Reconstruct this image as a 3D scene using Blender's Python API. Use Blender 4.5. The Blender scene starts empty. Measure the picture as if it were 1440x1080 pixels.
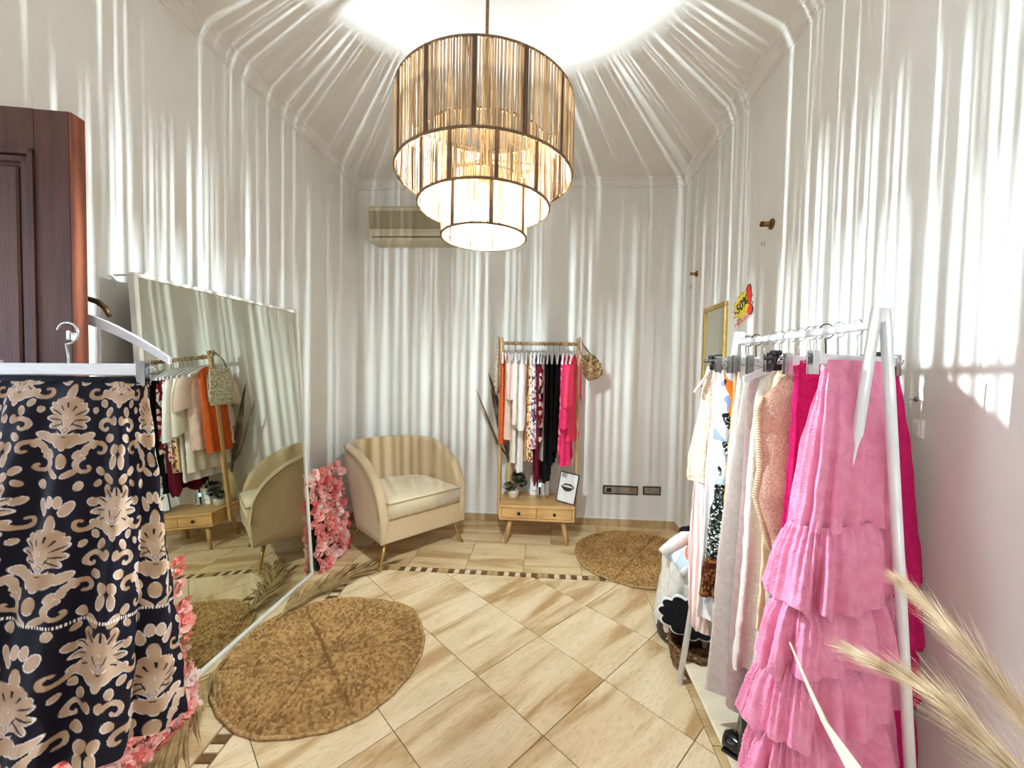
import bpy, math, random
import numpy as np
from mathutils import Vector, Matrix

C = bpy.context.scene.collection
SC = bpy.context.scene
PI = math.pi
random.seed(7)
RNG = np.random.default_rng(7)

# ------------------------------------------------------------------ camera
EYE = Vector((0, 0, 1.34))
yaw, pit, rol = .0641, .0346, .0196
fw = Vector((-math.sin(yaw)*math.cos(pit), math.cos(yaw)*math.cos(pit), -math.sin(pit)))
r0 = Vector((math.cos(yaw), math.sin(yaw), 0))
u0 = r0.cross(fw)
rt = math.cos(rol)*r0 + math.sin(rol)*u0
up = -math.sin(rol)*r0 + math.cos(rol)*u0
cam = bpy.data.cameras.new('camera')
cam.sensor_width = 36
cam.lens = 564.59/1440*36
cam.shift_x = (720-734.04)/1440
cam.clip_start = .02
camo = bpy.data.objects.new('camera', cam)
C.objects.link(camo)
camo.matrix_world = Matrix(((rt.x, up.x, -fw.x, EYE.x), (rt.y, up.y, -fw.y, EYE.y), (rt.z, up.z, -fw.z, EYE.z), (0, 0, 0, 1)))
SC.camera = camo

# ------------------------------------------------------------------ world, light, exposure
SC.view_settings.view_transform = 'Standard'
SC.view_settings.look = 'None'
SC.view_settings.exposure = 0.84
SC.view_settings.gamma = 1
SC.view_settings.use_curve_mapping = False
w = bpy.data.worlds.new('world')
SC.world = w
w.use_nodes = True
w.node_tree.nodes['Background'].inputs[0].default_value = (.80, .88, 1, 1)
w.node_tree.nodes['Background'].inputs[1].default_value = .8
SC.cycles.max_bounces = 10
SC.cycles.diffuse_bounces = 6
SC.cycles.use_denoising = True
SC.cycles.sample_clamp_indirect = 6
def area(name, loc, rot, sx, sy, power, col):
    l = bpy.data.lights.new(name, 'AREA')
    l.shape = 'RECTANGLE'; l.size = sx; l.size_y = sy; l.energy = power; l.color = col
    o = bpy.data.objects.new(name, l); C.objects.link(o)
    o.location = loc; o.rotation_euler = rot
    return o
SHOP_X0, SHOP_X1, SHOP_Z1, FRONT_Y = -1.35, .95, 2.55, -1.6
area('daylight', ((SHOP_X0+SHOP_X1)/2, FRONT_Y-.02, SHOP_Z1/2), (PI/2, 0, PI), SHOP_X1-SHOP_X0, SHOP_Z1, 390, (.76, .905, 1))
area('passage_daylight', (-2.55, .60, 1.05), (0, -PI/2, 0), 1.9, .75, 20, (.62, .76, 1))
BULB_POWER = 98

# ------------------------------------------------------------------ materials
def lin(c):
    return tuple((x/12.92 if x <= .04045 else ((x+.055)/1.055)**2.4) for x in [v/255 for v in c])
def nm(name):
    m = bpy.data.materials.new(name); m.use_nodes = True
    nt = m.node_tree; b = nt.nodes['Principled BSDF']
    return m, nt, b
def pm(name, c1, c2=None, scale=8., rough=.6, metal=0., bump=0., bscale=None, stretch=(1, 1, 1), detail=4., lo=.35, hi=.65, sheen=0., tex='NOISE', spec=.5, coord='Object'):
    """procedural material: two colours (sRGB 0..255) mixed by a noise / wave / voronoi texture, optional bump"""
    m, nt, b = nm(name)
    N, L = nt.nodes.new, nt.links.new
    a = lin(c1); c = lin(c2 or tuple(v*.93 for v in c1))
    tc = N('ShaderNodeTexCoord'); mp = N('ShaderNodeMapping'); mp.inputs['Scale'].default_value = stretch
    L(tc.outputs[coord], mp.inputs['Vector'])
    if tex == 'NOISE':
        t = N('ShaderNodeTexNoise'); t.inputs['Detail'].default_value = detail; out = t.outputs['Fac']
    elif tex == 'VORONOI':
        t = N('ShaderNodeTexVoronoi'); out = t.outputs['Distance']
    else:
        t = N('ShaderNodeTexWave'); t.inputs['Distortion'].default_value = 1.2; t.inputs['Detail'].default_value = 2; out = t.outputs['Fac']
    t.inputs['Scale'].default_value = scale
    L(mp.outputs[0], t.inputs['Vector'])
    cr = N('ShaderNodeValToRGB'); cr.color_ramp.elements[0].position = lo; cr.color_ramp.elements[1].position = hi
    cr.color_ramp.elements[0].color = (*a, 1); cr.color_ramp.elements[1].color = (*c, 1)
    L(out, cr.inputs[0]); L(cr.outputs[0], b.inputs['Base Color'])
    b.inputs['Roughness'].default_value = rough; b.inputs['Metallic'].default_value = metal
    b.inputs['Specular IOR Level'].default_value = spec
    if sheen: b.inputs['Sheen Weight'].default_value = sheen; b.inputs['Sheen Roughness'].default_value = .5
    if bump:
        t2 = N('ShaderNodeTexNoise'); t2.inputs['Scale'].default_value = bscale or scale*6; t2.inputs['Detail'].default_value = 4
        L(mp.outputs[0], t2.inputs['Vector'])
        bp = N('ShaderNodeBump'); bp.inputs['Strength'].default_value = bump; bp.inputs['Distance'].default_value = .01
        L(t2.outputs['Fac'], bp.inputs['Height']); L(bp.outputs[0], b.inputs['Normal'])
    return m
def translucent(m, col, fac):
    nt = m.node_tree; b = nt.nodes['Principled BSDF']
    tr = nt.nodes.new('ShaderNodeBsdfTranslucent'); tr.inputs[0].default_value = (*lin(col), 1)
    mx = nt.nodes.new('ShaderNodeMixShader'); mx.inputs[0].default_value = fac
    nt.links.new(b.outputs[0], mx.inputs[1]); nt.links.new(tr.outputs[0], mx.inputs[2])
    nt.links.new(mx.outputs[0], nt.nodes['Material Output'].inputs['Surface'])
    return m
def fabric(name, c1, c2=None, rough=.85, scale=60, bump=.25, **k):
    return pm(name, c1, c2, scale=scale, rough=rough, bump=bump, spec=.15, **k)
def printed(name, cols, scale=60, rough=.8, warp=.4, stretch=(1, 1, 1)):
    """small flat fabric print: voronoi cells coloured from a constant ramp, warped by noise"""
    m, nt, b = nm(name)
    N, L = nt.nodes.new, nt.links.new
    tc = N('ShaderNodeTexCoord'); mp = N('ShaderNodeMapping'); mp.inputs['Scale'].default_value = stretch
    L(tc.outputs['Object'], mp.inputs['Vector'])
    ns = N('ShaderNodeTexNoise'); ns.inputs['Scale'].default_value = scale*.5
    L(mp.outputs[0], ns.inputs['Vector'])
    sc_ = N('ShaderNodeVectorMath'); sc_.operation = 'SCALE'; sc_.inputs['Scale'].default_value = warp/scale*2
    L(ns.outputs['Color'], sc_.inputs[0])
    ad = N('ShaderNodeVectorMath'); L(mp.outputs[0], ad.inputs[0]); L(sc_.outputs[0], ad.inputs[1])
    v = N('ShaderNodeTexVoronoi'); v.inputs['Scale'].default_value = scale
    L(ad.outputs[0], v.inputs['Vector'])
    sp = N('ShaderNodeSeparateColor'); L(v.outputs['Color'], sp.inputs[0])
    cr = N('ShaderNodeValToRGB'); cr.color_ramp.interpolation = 'CONSTANT'
    e = cr.color_ramp.elements
    while len(e) < len(cols): e.new(.5)
    for i, cc in enumerate(cols):
        e[i].position = i/len(cols); e[i].color = (*lin(cc), 1)
    L(sp.outputs[0], cr.inputs[0]); L(cr.outputs[0], b.inputs['Base Color'])
    b.inputs['Roughness'].default_value = rough; b.inputs['Specular IOR Level'].default_value = .15
    return m
def striped(name, c1, c2, scale, axis='X', rough=.85, width=.5):
    m, nt, b = nm(name)
    N, L = nt.nodes.new, nt.links.new
    tc = N('ShaderNodeTexCoord')
    t = N('ShaderNodeTexWave'); t.bands_direction = axis; t.inputs['Scale'].default_value = scale; t.inputs['Distortion'].default_value = .4
    t.inputs['Detail'].default_value = 1
    L(tc.outputs['Object'], t.inputs['Vector'])
    cr = N('ShaderNodeValToRGB'); cr.color_ramp.elements[0].position = width-.15; cr.color_ramp.elements[1].position = width+.15
    cr.color_ramp.elements[0].color = (*lin(c1), 1); cr.color_ramp.elements[1].color = (*lin(c2), 1)
    L(t.outputs['Fac'], cr.inputs[0]); L(cr.outputs[0], b.inputs['Base Color'])
    bp = N('ShaderNodeBump'); bp.inputs['Strength'].default_value = .4; bp.inputs['Distance'].default_value = .006
    L(t.outputs['Fac'], bp.inputs['Height']); L(bp.outputs[0], b.inputs['Normal'])
    b.inputs['Roughness'].default_value = rough; b.inputs['Specular IOR Level'].default_value = .15
    return m
def attr_mat(name, attr, rough=.8, bump=.15):
    m, nt, b = nm(name)
    a = nt.nodes.new('ShaderNodeAttribute'); a.attribute_name = attr
    nt.links.new(a.outputs['Color'], b.inputs['Base Color'])
    t = nt.nodes.new('ShaderNodeTexNoise'); t.inputs['Scale'].default_value = 260
    bp = nt.nodes.new('ShaderNodeBump'); bp.inputs['Strength'].default_value = bump; bp.inputs['Distance'].default_value = .004
    nt.links.new(t.outputs['Fac'], bp.inputs['Height']); nt.links.new(bp.outputs[0], b.inputs['Normal'])
    b.inputs['Roughness'].default_value = rough; b.inputs['Specular IOR Level'].default_value = .15
    return m
def emis(name, col, s):
    m, nt, b = nm(name)
    b.inputs['Base Color'].default_value = (.8, .8, .8, 1)
    b.inputs['Emission Color'].default_value = (*(col if max(col) <= 1 else lin(col)), 1); b.inputs['Emission Strength'].default_value = s
    return m
M = {}
M['wall'] = pm('wall_plaster', (229, 226, 219), (225, 222, 214), scale=3, rough=.75, bump=.05, bscale=120, spec=.3)
M['ceil'] = pm('ceiling_plaster', (228, 223, 216), (224, 219, 212), scale=3, rough=.8, bump=.04, bscale=90, spec=.2)
M['cornice'] = pm('cornice_plaster', (226, 221, 214), (222, 217, 210), scale=5, rough=.7)
M['grout'] = pm('grout', (150, 122, 88), (132, 106, 76), scale=30, rough=.9)
def tile_mat(name, a, b_, c, seed):
    m, nt, bs = nm(name)
    N, L = nt.nodes.new, nt.links.new
    tc = N('ShaderNodeTexCoord'); mp = N('ShaderNodeMapping')
    mp.inputs['Scale'].default_value = (1.1, 5.5, 1); mp.inputs['Location'].default_value = (seed, seed*2, 0)
    L(tc.outputs['Object'], mp.inputs['Vector'])
    oi = N('ShaderNodeObjectInfo'); ad = N('ShaderNodeVectorMath'); sc = N('ShaderNodeVectorMath'); sc.operation = 'SCALE'
    cb = N('ShaderNodeCombineXYZ')
    L(oi.outputs['Random'], cb.inputs[0]); L(oi.outputs['Random'], cb.inputs[1])
    sc.inputs['Scale'].default_value = 40; L(cb.outputs[0], sc.inputs[0]); L(mp.outputs[0], ad.inputs[0]); L(sc.outputs[0], ad.inputs[1])
    t = N('ShaderNodeTexNoise'); t.inputs['Scale'].default_value = 1.5; t.inputs['Detail'].default_value = 7; t.inputs['Distortion'].default_value = .7
    L(ad.outputs[0], t.inputs['Vector'])
    cr = N('ShaderNodeValToRGB'); e = cr.color_ramp.elements
    e[0].position = .36; e[1].position = .62; e[0].color = (*lin(c), 1); e[1].color = (*lin(a), 1)
    x = e.new(.48); x.color = (*lin(b_), 1)
    L(t.outputs['Fac'], cr.inputs[0])
    t2 = N('ShaderNodeTexNoise'); t2.inputs['Scale'].default_value = 22; t2.inputs['Detail'].default_value = 5
    L(ad.outputs[0], t2.inputs['Vector'])
    mx = N('ShaderNodeMix'); mx.data_type = 'RGBA'; mx.blend_type = 'MULTIPLY'
    cr2 = N('ShaderNodeValToRGB'); cr2.color_ramp.elements[0].position = .3; cr2.color_ramp.elements[0].color = (.80, .74, .66, 1); cr2.color_ramp.elements[1].position = .5
    L(t2.outputs['Fac'], cr2.inputs[0]); mx.inputs[0].default_value = .8
    L(cr.outputs[0], mx.inputs[6]); L(cr2.outputs[0], mx.inputs[7]); L(mx.outputs[2], bs.inputs['Base Color'])
    bs.inputs['Roughness'].default_value = .34; bs.inputs['Specular IOR Level'].default_value = .35
    return m
M['tile'] = tile_mat('travertine_tile', (236, 214, 176), (224, 198, 156), (190, 154, 106), 0)
M['tile2'] = tile_mat('travertine_border_tile', (226, 202, 158), (214, 186, 140), (184, 150, 102), 3)
M['base'] = tile_mat('travertine_skirting', (196, 170, 128), (182, 154, 112), (160, 130, 90), 5)
M['mosaic_dark'] = pm('mosaic_dark', (120, 88, 50), (98, 70, 40), scale=40, rough=.4)
M['mosaic_mid'] = pm('mosaic_mid', (196, 164, 112), (180, 146, 96), scale=40, rough=.4)
M['mosaic_pale'] = pm('mosaic_pale', (230, 210, 172), (220, 198, 160), scale=40, rough=.4)
M['door'] = pm('dark_door_wood', (96, 54, 42), (62, 34, 28), scale=6, rough=.55, stretch=(6, 6, .5), bump=.1, bscale=60, lo=.3, hi=.7)
M['dooredge'] = pm('red_door_edge', (138, 74, 46), (104, 52, 32), scale=6, rough=.45, stretch=(4, 4, .5))
M['brass'] = pm('aged_brass', (150, 112, 62), (110, 78, 40), scale=20, rough=.35, metal=.9)
M['bronze'] = pm('bronze', (90, 66, 36), (60, 42, 22), scale=20, rough=.4, metal=.8)
M['gold'] = pm('gold_metal', (206, 172, 104), (186, 150, 86), scale=12, rough=.32, metal=.85)
M['goldframe'] = pm('gold_frame_paint', (196, 164, 92), (172, 140, 74), scale=20, rough=.4, metal=.4)
M['steel'] = pm('chrome_wire', (196, 194, 192), (170, 168, 166), scale=20, rough=.25, metal=.9)
M['whitemetal'] = pm('white_powder_coat', (236, 236, 236), (230, 230, 230), scale=10, rough=.4)
M['whitewood'] = pm('white_painted_wood', (226, 225, 228), (216, 215, 218), scale=8, rough=.45, stretch=(1, 8, 8))
M['whiteframe'] = pm('white_mirror_frame', (226, 222, 212), (214, 208, 196), scale=8, rough=.4)
M['creamboard'] = pm('cream_board', (236, 222, 194), (228, 212, 182), scale=5, rough=.5, stretch=(1, 8, 1))
M['blackplastic'] = pm('black_plastic', (22, 21, 22), (14, 14, 15), scale=20, rough=.4)
M['blackgloss'] = pm('black_patent', (16, 14, 15), (8, 8, 8), scale=20, rough=.15)
M['acbody'] = pm('aged_ac_plastic', (196, 185, 158), (188, 177, 150), scale=5, rough=.5)
M['acpanel'] = pm('aged_ac_panel', (150, 139, 110), (142, 132, 104), scale=5, rough=.5)
M['acdark'] = pm('ac_slot', (60, 52, 40), (50, 44, 34), scale=5, rough=.7)
M['velvet'] = pm('beige_velvet', (200, 176, 138), (190, 164, 126), scale=3, rough=.8, sheen=.35, bump=.06, bscale=30, spec=.2, stretch=(2, 2, .7))
M['velvet_seat'] = pm('cream_velvet', (220, 202, 168), (208, 188, 152), scale=6, rough=.8, sheen=.35, bump=.08, bscale=30, spec=.2)
M['piping'] = pm('beige_piping', (176, 152, 114), (164, 140, 104), scale=20, rough=.8)
M['oak'] = pm('light_mango_wood', (222, 178, 116), (186, 138, 80), scale=5, rough=.5, stretch=(1, 7, 7), detail=6, lo=.3, hi=.7, bump=.05)
M['oakv'] = pm('light_wood_post', (208, 166, 108), (178, 134, 82), scale=5, rough=.5, stretch=(7, 7, 1), detail=6)
M['rope'] = pm('wrapped_rail', (176, 138, 92), (140, 104, 66), scale=60, rough=.8, bump=.4)
M['jute'] = translucent(pm('jute_cord', (206, 182, 150), (152, 124, 94), scale=14, rough=.85, stretch=(3, 3, .6)), (226, 202, 164), .28)
M['rib'] = pm('shade_rib', (96, 68, 44), (74, 52, 34), scale=20, rough=.8)
M['ring'] = pm('shade_ring', (120, 90, 54), (100, 74, 44), scale=20, rough=.7)
M['cord'] = pm('jute_cable', (140, 108, 72), (110, 82, 54), scale=80, rough=.9)
M['bulb'] = emis('lit_bulb', (.77, .915, 1), 1)
M['white'] = pm('white_card', (236, 234, 230), (230, 228, 224), scale=10, rough=.5)
M['black'] = pm('black_print', (20, 18, 18), (14, 12, 12), scale=10, rough=.6)
M['plate'] = pm('pewter_plate', (150, 134, 116), (138, 122, 104), scale=10, rough=.4)
M['platedark'] = pm('socket_dark', (46, 40, 34), (36, 30, 26), scale=10, rough=.5)
def seagrass():
    m, nt, b = nm('seagrass_weave')
    N, L = nt.nodes.new, nt.links.new
    tc = N('ShaderNodeTexCoord')
    t = N('ShaderNodeTexNoise'); t.inputs['Scale'].default_value = 70; t.inputs['Detail'].default_value = 4
    t3 = N('ShaderNodeTexNoise'); t3.inputs['Scale'].default_value = 9; t3.inputs['Detail'].default_value = 3
    L(tc.outputs['Object'], t.inputs['Vector']); L(tc.outputs['Object'], t3.inputs['Vector'])
    cr = N('ShaderNodeValToRGB'); e = cr.color_ramp.elements
    e[0].position = .36; e[1].position = .66; e[0].color = (*lin((150, 114, 72)), 1); e[1].color = (*lin((206, 174, 122)), 1)
    x = e.new(.5); x.color = (*lin((182, 146, 96)), 1)
    L(t.outputs['Fac'], cr.inputs[0])
    mx = N('ShaderNodeMix'); mx.data_type = 'RGBA'; mx.blend_type = 'MULTIPLY'; mx.inputs[0].default_value = .7
    cr2 = N('ShaderNodeValToRGB'); cr2.color_ramp.elements[0].position = .35; cr2.color_ramp.elements[0].color = (.72, .66, .56, 1); cr2.color_ramp.elements[1].position = .6
    L(t3.outputs['Fac'], cr2.inputs[0]); L(cr.outputs[0], mx.inputs[6]); L(cr2.outputs[0], mx.inputs[7])
    L(mx.outputs[2], b.inputs['Base Color']); b.inputs['Roughness'].default_value = .8; b.inputs['Specular IOR Level'].default_value = .2
    bp = N('ShaderNodeBump'); bp.inputs['Strength'].default_value = .35; bp.inputs['Distance'].default_value = .005
    L(t.outputs['Fac'], bp.inputs['Height']); L(bp.outputs[0], b.inputs['Normal'])
    return m
M['rug'] = seagrass()
M['rug_strand'] = attr_mat('seagrass_strand', 'print', .8, .3)
M['palm'] = pm('dried_palm', (184, 152, 98), (110, 84, 46), scale=18, rough=.7, lo=.3, hi=.7)
M['palmdark'] = pm('dark_dried_leaf', (120, 96, 68), (78, 62, 46), scale=14, rough=.7)
M['pampas'] = pm('pampas_hair', (228, 206, 170), (176, 146, 108), scale=20, rough=.8)
M['bladeleaf'] = pm('cream_blade', (226, 212, 184), (206, 188, 156), scale=10, rough=.6)
M['mirror'] = nm('mirror_glass')[0]
_b = M['mirror'].node_tree.nodes['Principled BSDF']
_b.inputs['Base Color'].default_value = (*lin((214, 217, 203)), 1); _b.inputs['Metallic'].default_value = 1; _b.inputs['Roughness'].default_value = .012

# ------------------------------------------------------------------ mesh helpers
class MB:
    def __init__(s): s.v = []; s.f = []
    def add(s, vs, fs):
        n = len(s.v); s.v += [tuple(p) for p in vs]; s.f += [tuple(i+n for i in q) for q in fs]; return s
    def box(s, x0, y0, z0, x1, y1, z1, m=None):
        vs = [(x, y, z) for z in (z0, z1) for y in (y0, y1) for x in (x0, x1)]
        if m is not None: vs = [m @ Vector(p) for p in vs]
        return s.add(vs, [(0, 2, 3, 1), (4, 5, 7, 6), (0, 1, 5, 4), (2, 6, 7, 3), (0, 4, 6, 2), (1, 3, 7, 5)])
    def bbox(s, x0, y0, z0, x1, y1, z1, b=.004, m=None):
        """box with chamfered edges"""
        vs = []; ix = {}
        X, Y, Z = (x0, x1), (y0, y1), (z0, z1)
        for i in (0, 1):
            for j in (0, 1):
                for k in (0, 1):
                    sx, sy, sz = (1 if i == 0 else -1), (1 if j == 0 else -1), (1 if k == 0 else -1)
                    for a, p in enumerate(((X[i], Y[j]+sy*b, Z[k]+sz*b), (X[i]+sx*b, Y[j], Z[k]+sz*b), (X[i]+sx*b, Y[j]+sy*b, Z[k]))):
                        ix[i, j, k, a] = len(vs); vs.append(p)
        fs = []
        q = [(0, 0), (1, 0), (1, 1), (0, 1)]
        for i in (0, 1):
            f = [ix[i, j, k, 0] for j, k in q]; fs.append(f if i else f[::-1])
            f = [ix[j, i, k, 1] for j, k in q]; fs.append(f[::-1] if i else f)
            f = [ix[j, k, i, 2] for j, k in q]; fs.append(f if i else f[::-1])
        for i in (0, 1):
            for j in (0, 1):
                fl = (i + j) % 2
                f = [ix[i, j, 0, 0], ix[i, j, 0, 1], ix[i, j, 1, 1], ix[i, j, 1, 0]]; fs.append(f if fl else f[::-1])
                f = [ix[i, 0, j, 0], ix[i, 0, j, 2], ix[i, 1, j, 2], ix[i, 1, j, 0]]; fs.append(f[::-1] if fl else f)
                f = [ix[0, i, j, 1], ix[0, i, j, 2], ix[1, i, j, 2], ix[1, i, j, 1]]; fs.append(f if fl else f[::-1])
        for i in (0, 1):
            for j in (0, 1):
                for k in (0, 1):
                    f = [ix[i, j, k, a] for a in range(3)]; fs.append(f if (i+j+k) % 2 else f[::-1])
        if m is not None: vs = [m @ Vector(p) for p in vs]
        return s.add(vs, fs)
    def tube(s, pts, r, n=8, cap=True, flat=None):
        pts = [Vector(p) for p in pts]; K = len(pts)
        rs = [r]*K if not hasattr(r, '__len__') else list(r)
        vs = []; prev = None
        for i, p in enumerate(pts):
            t = (pts[min(i+1, K-1)]-pts[max(i-1, 0)])
            t = t.normalized() if t.length > 1e-9 else Vector((0, 0, 1))
            if prev is None:
                a = Vector((0, 0, 1)) if abs(t.z) < .9 else Vector((1, 0, 0))
                nrm = (a - t*a.dot(t)).normalized()
            else:
                nrm = prev - t*prev.dot(t); nrm = nrm.normalized() if nrm.length > 1e-6 else prev
            prev = nrm; bn = t.cross(nrm)
            for k in range(n):
                an = 2*PI*k/n
                q = p + nrm*math.cos(an)*rs[i] + bn*math.sin(an)*rs[i]*(flat or 1)
                vs.append(q)
        fs = [(i*n+k, i*n+(k+1) % n, (i+1)*n+(k+1) % n, (i+1)*n+k) for i in range(K-1) for k in range(n)]
        if cap: fs += [tuple(range(n))[::-1], tuple((K-1)*n+k for k in range(n))]
        return s.add(vs, fs)
    def lathe(s, prof, n=24, m=None, cap=True):
        vs = [(r*math.cos(2*PI*k/n), r*math.sin(2*PI*k/n), z) for r, z in prof for k in range(n)]
        K = len(prof)
        fs = [(i*n+k, i*n+(k+1) % n, (i+1)*n+(k+1) % n, (i+1)*n+k) for i in range(K-1) for k in range(n)]
        if cap: fs += [tuple(range(n))[::-1], tuple((K-1)*n+k for k in range(n))]
        if m is not None: vs = [m @ Vector(p) for p in vs]
        return s.add(vs, fs)
    def prism(s, poly, z0, z1, m=None):
        n = len(poly)
        a = sum(poly[i][0]*poly[(i+1) % n][1]-poly[(i+1) % n][0]*poly[i][1] for i in range(n))
        if a < 0: poly = poly[::-1]
        vs = [(x, y, z0) for x, y in poly]+[(x, y, z1) for x, y in poly]
        fs = [tuple(range(n))[::-1], tuple(range(n, 2*n))]+[(i, (i+1) % n, n+(i+1) % n, n+i) for i in range(n)]
        if m is not None: vs = [m @ Vector(p) for p in vs]
        return s.add(vs, fs)
    def ball(s, c, r, n=10, k=6, sq=(1, 1, 1)):
        prof = [(math.sin(PI*i/k), -math.cos(PI*i/k)) for i in range(1, k)]
        vs = [(c[0]+r*sq[0]*a*math.cos(2*PI*j/n), c[1]+r*sq[1]*a*math.sin(2*PI*j/n), c[2]+r*sq[2]*z) for a, z in prof for j in range(n)]
        fs = [(i*n+j, i*n+(j+1) % n, (i+1)*n+(j+1) % n, (i+1)*n+j) for i in range(k-2) for j in range(n)]
        b = len(vs); vs += [(c[0], c[1], c[2]-r*sq[2]), (c[0], c[1], c[2]+r*sq[2])]
        fs += [(b, (j+1) % n, j) for j in range(n)]+[(b+1, (k-2)*n+j, (k-2)*n+(j+1) % n) for j in range(n)]
        return s.add(vs, fs)
    def build(s, name, mat, parent=None, smooth=False):
        me = bpy.data.meshes.new(name); me.from_pydata(s.v, [], s.f); me.update()
        return obj(name, me, mat, parent, smooth)
def obj(name, me, mat, parent=None, smooth=False):
    if smooth: me.polygons.foreach_set('use_smooth', [True]*len(me.polygons))
    if mat is not None: me.materials.append(mat)
    o = bpy.data.objects.new(name, me); C.objects.link(o)
    if parent is not None: o.parent = parent
    return o
def grid(name, P, mat, parent=None, closed=False, smooth=True, col=None):
    """mesh from a (rows, cols, 3) array; closed joins last column to first"""
    R, K = P.shape[:2]
    idx = np.arange(R*K).reshape(R, K)
    if closed: a, b = idx, np.roll(idx, -1, 1)
    else: a, b = idx[:, :-1], idx[:, 1:]
    q = np.stack([a[:-1], b[:-1], b[1:], a[1:]], -1).reshape(-1, 4)
    me = bpy.data.meshes.new(name)
    me.vertices.add(R*K); me.vertices.foreach_set('co', P.reshape(-1).astype(np.float32))
    me.loops.add(q.size); me.loops.foreach_set('vertex_index', q.reshape(-1).astype(np.int32))
    me.polygons.add(len(q)); me.polygons.foreach_set('loop_start', np.arange(0, q.size, 4, dtype=np.int32))
    me.update(calc_edges=True)
    if col is not None:
        at = me.color_attributes.new('print', 'FLOAT_COLOR', 'POINT')
        at.data.foreach_set('color', np.concatenate([col.reshape(-1, 3), np.ones((R*K, 1))], 1).reshape(-1).astype(np.float32))
    return obj(name, me, mat, parent, smooth)
def tag(o, label, cat, group=None, kind=None):
    o['label'] = label; o['category'] = cat
    if group: o['group'] = group
    if kind: o['kind'] = kind
    return o
def thing(name, label, cat, loc=(0, 0, 0), rz=0, group=None):
    o = bpy.data.objects.new(name, None); C.objects.link(o); o.empty_display_size = .05
    o.location = loc; o.rotation_euler = (0, 0, rz)
    return tag(o, label, cat, group)
def struct(o, kind='structure'):
    o['kind'] = kind; return o
def copy_tree(o, parent=None):
    c = o.copy(); C.objects.link(c)
    if parent is not None: c.parent = parent
    for ch in list(o.children): copy_tree(ch, c)
    return c
def RZ(a): return Matrix.Rotation(a, 4, 'Z')
def RX(a): return Matrix.Rotation(a, 4, 'X')
def RY(a): return Matrix.Rotation(a, 4, 'Y')
def T(x, y, z): return Matrix.Translation((x, y, z))
def lerp_prof(prof, s):
    """prof rows: (z, centre_u, half_u, half_t); s in 0..1 arc over the rows in z; smooth interpolation"""
    p = np.array(prof, float); z = -p[:, 0]
    zz = z[0]+(z[-1]-z[0])*s
    return np.stack([-zz]+[np.interp(zz, z, p[:, i]) for i in range(1, p.shape[1])], -1)

# ================================================================== SETTING
XL, XR, YB, H = -1.70, 1.1176, 3.494, 2.96
HC = 2.893
# inner floor region border line on the left: x = xl(y)
def xlb(y): return -1.105-.095*(y-1.29)
YLB = 2.555
LW = .062
floor = struct(MB().box(XL-.02, FRONT_Y-.5, -.06, XR+.02, YB+.02, -.004).build('floor', M['grout']))
def clip(poly, a, b, c):
    """keep a*x+b*y<=c"""
    out = []
    for i in range(len(poly)):
        p, q = poly[i], poly[(i+1) % len(poly)]
        dp, dq = a*p[0]+b*p[1]-c, a*q[0]+b*q[1]-c
        if dp <= 0: out.append(p)
        if (dp < 0) != (dq < 0) and abs(dp-dq) > 1e-12:
            t = dp/(dp-dq); out.append((p[0]+t*(q[0]-p[0]), p[1]+t*(q[1]-p[1])))
    return out
def parea(p): return abs(sum(p[i][0]*p[(i+1) % len(p)][1]-p[(i+1) % len(p)][0]*p[i][1] for i in range(len(p))))/2
def tile(poly, mat, name='tile', rot=0., z=0.):
    cx = sum(p[0] for p in poly)/len(poly); cy = sum(p[1] for p in poly)/len(poly)
    g = .0022
    loc = []
    ca, sa = math.cos(-rot), math.sin(-rot)
    for x, y in poly:
        dx, dy = x-cx, y-cy; d = math.hypot(dx, dy)
        k = max(0., (d-g*1.3)/d)
        dx, dy = dx*k, dy*k
        loc.append((dx*ca-dy*sa, dx*sa+dy*ca))
    o = MB().prism(loc, -.008, 0).build(name, mat, floor)
    o.location = (cx, cy, z+random.uniform(-.0004, .0004)); o.rotation_euler = (0, 0, rot)
    return o
S, ANG, OX, OY = .3905, -.735, -.567, 1.9556
ci, si = math.cos(ANG), math.sin(ANG)
for i in range(-14, 14):
    for j in range(-14, 14):
        def P_(a, b): return (OX+S*(a*ci-b*si), OY+S*(a*si+b*ci))
        poly = [P_(i, j), P_(i+1, j), P_(i+1, j+1), P_(i, j+1)]
        poly = clip(poly, 0, 1, YLB)
        if len(poly) > 2: poly = clip(poly, -1, -.095, 1.105-.095*1.29)
        if len(poly) > 2: poly = clip(poly, 1, 0, .62)
        if len(poly) > 2: poly = clip(poly, 0, -1, .3)
        if len(poly) > 2 and parea(poly) > .0015: tile(poly, M['tile'], 'tile', ANG+PI/2)
# mosaic strip: back run and left run
def strip(p0, p1, n):
    d = Vector((p1[0]-p0[0], p1[1]-p0[1])); L_ = d.length; d.normalize(); nr = Vector((-d.y, d.x))
    for k in range(n):
        for row, (w0, w1) in enumerate(((.004, LW-.004),)):
            a = L_*k/n+.0015; b = L_*(k+1)/n-.0015
            pts = [(p0[0]+d.x*s+nr.x*t, p0[1]+d.y*s+nr.y*t) for s, t in ((a, w0), (b, w0), (b, w1), (a, w1))]
            q = k % 9
            mat = M['mosaic_dark'] if q in (0, 2, 4, 6) else (M['mosaic_pale'] if q in (1, 3, 5) else M['mosaic_mid'])
            tile(pts, mat, 'mosaic_tile')
strip((xlb(YLB+LW)-LW, YLB), (.62, YLB), 52)
strip((xlb(.2), .2), (xlb(YLB), YLB), 66)
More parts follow.
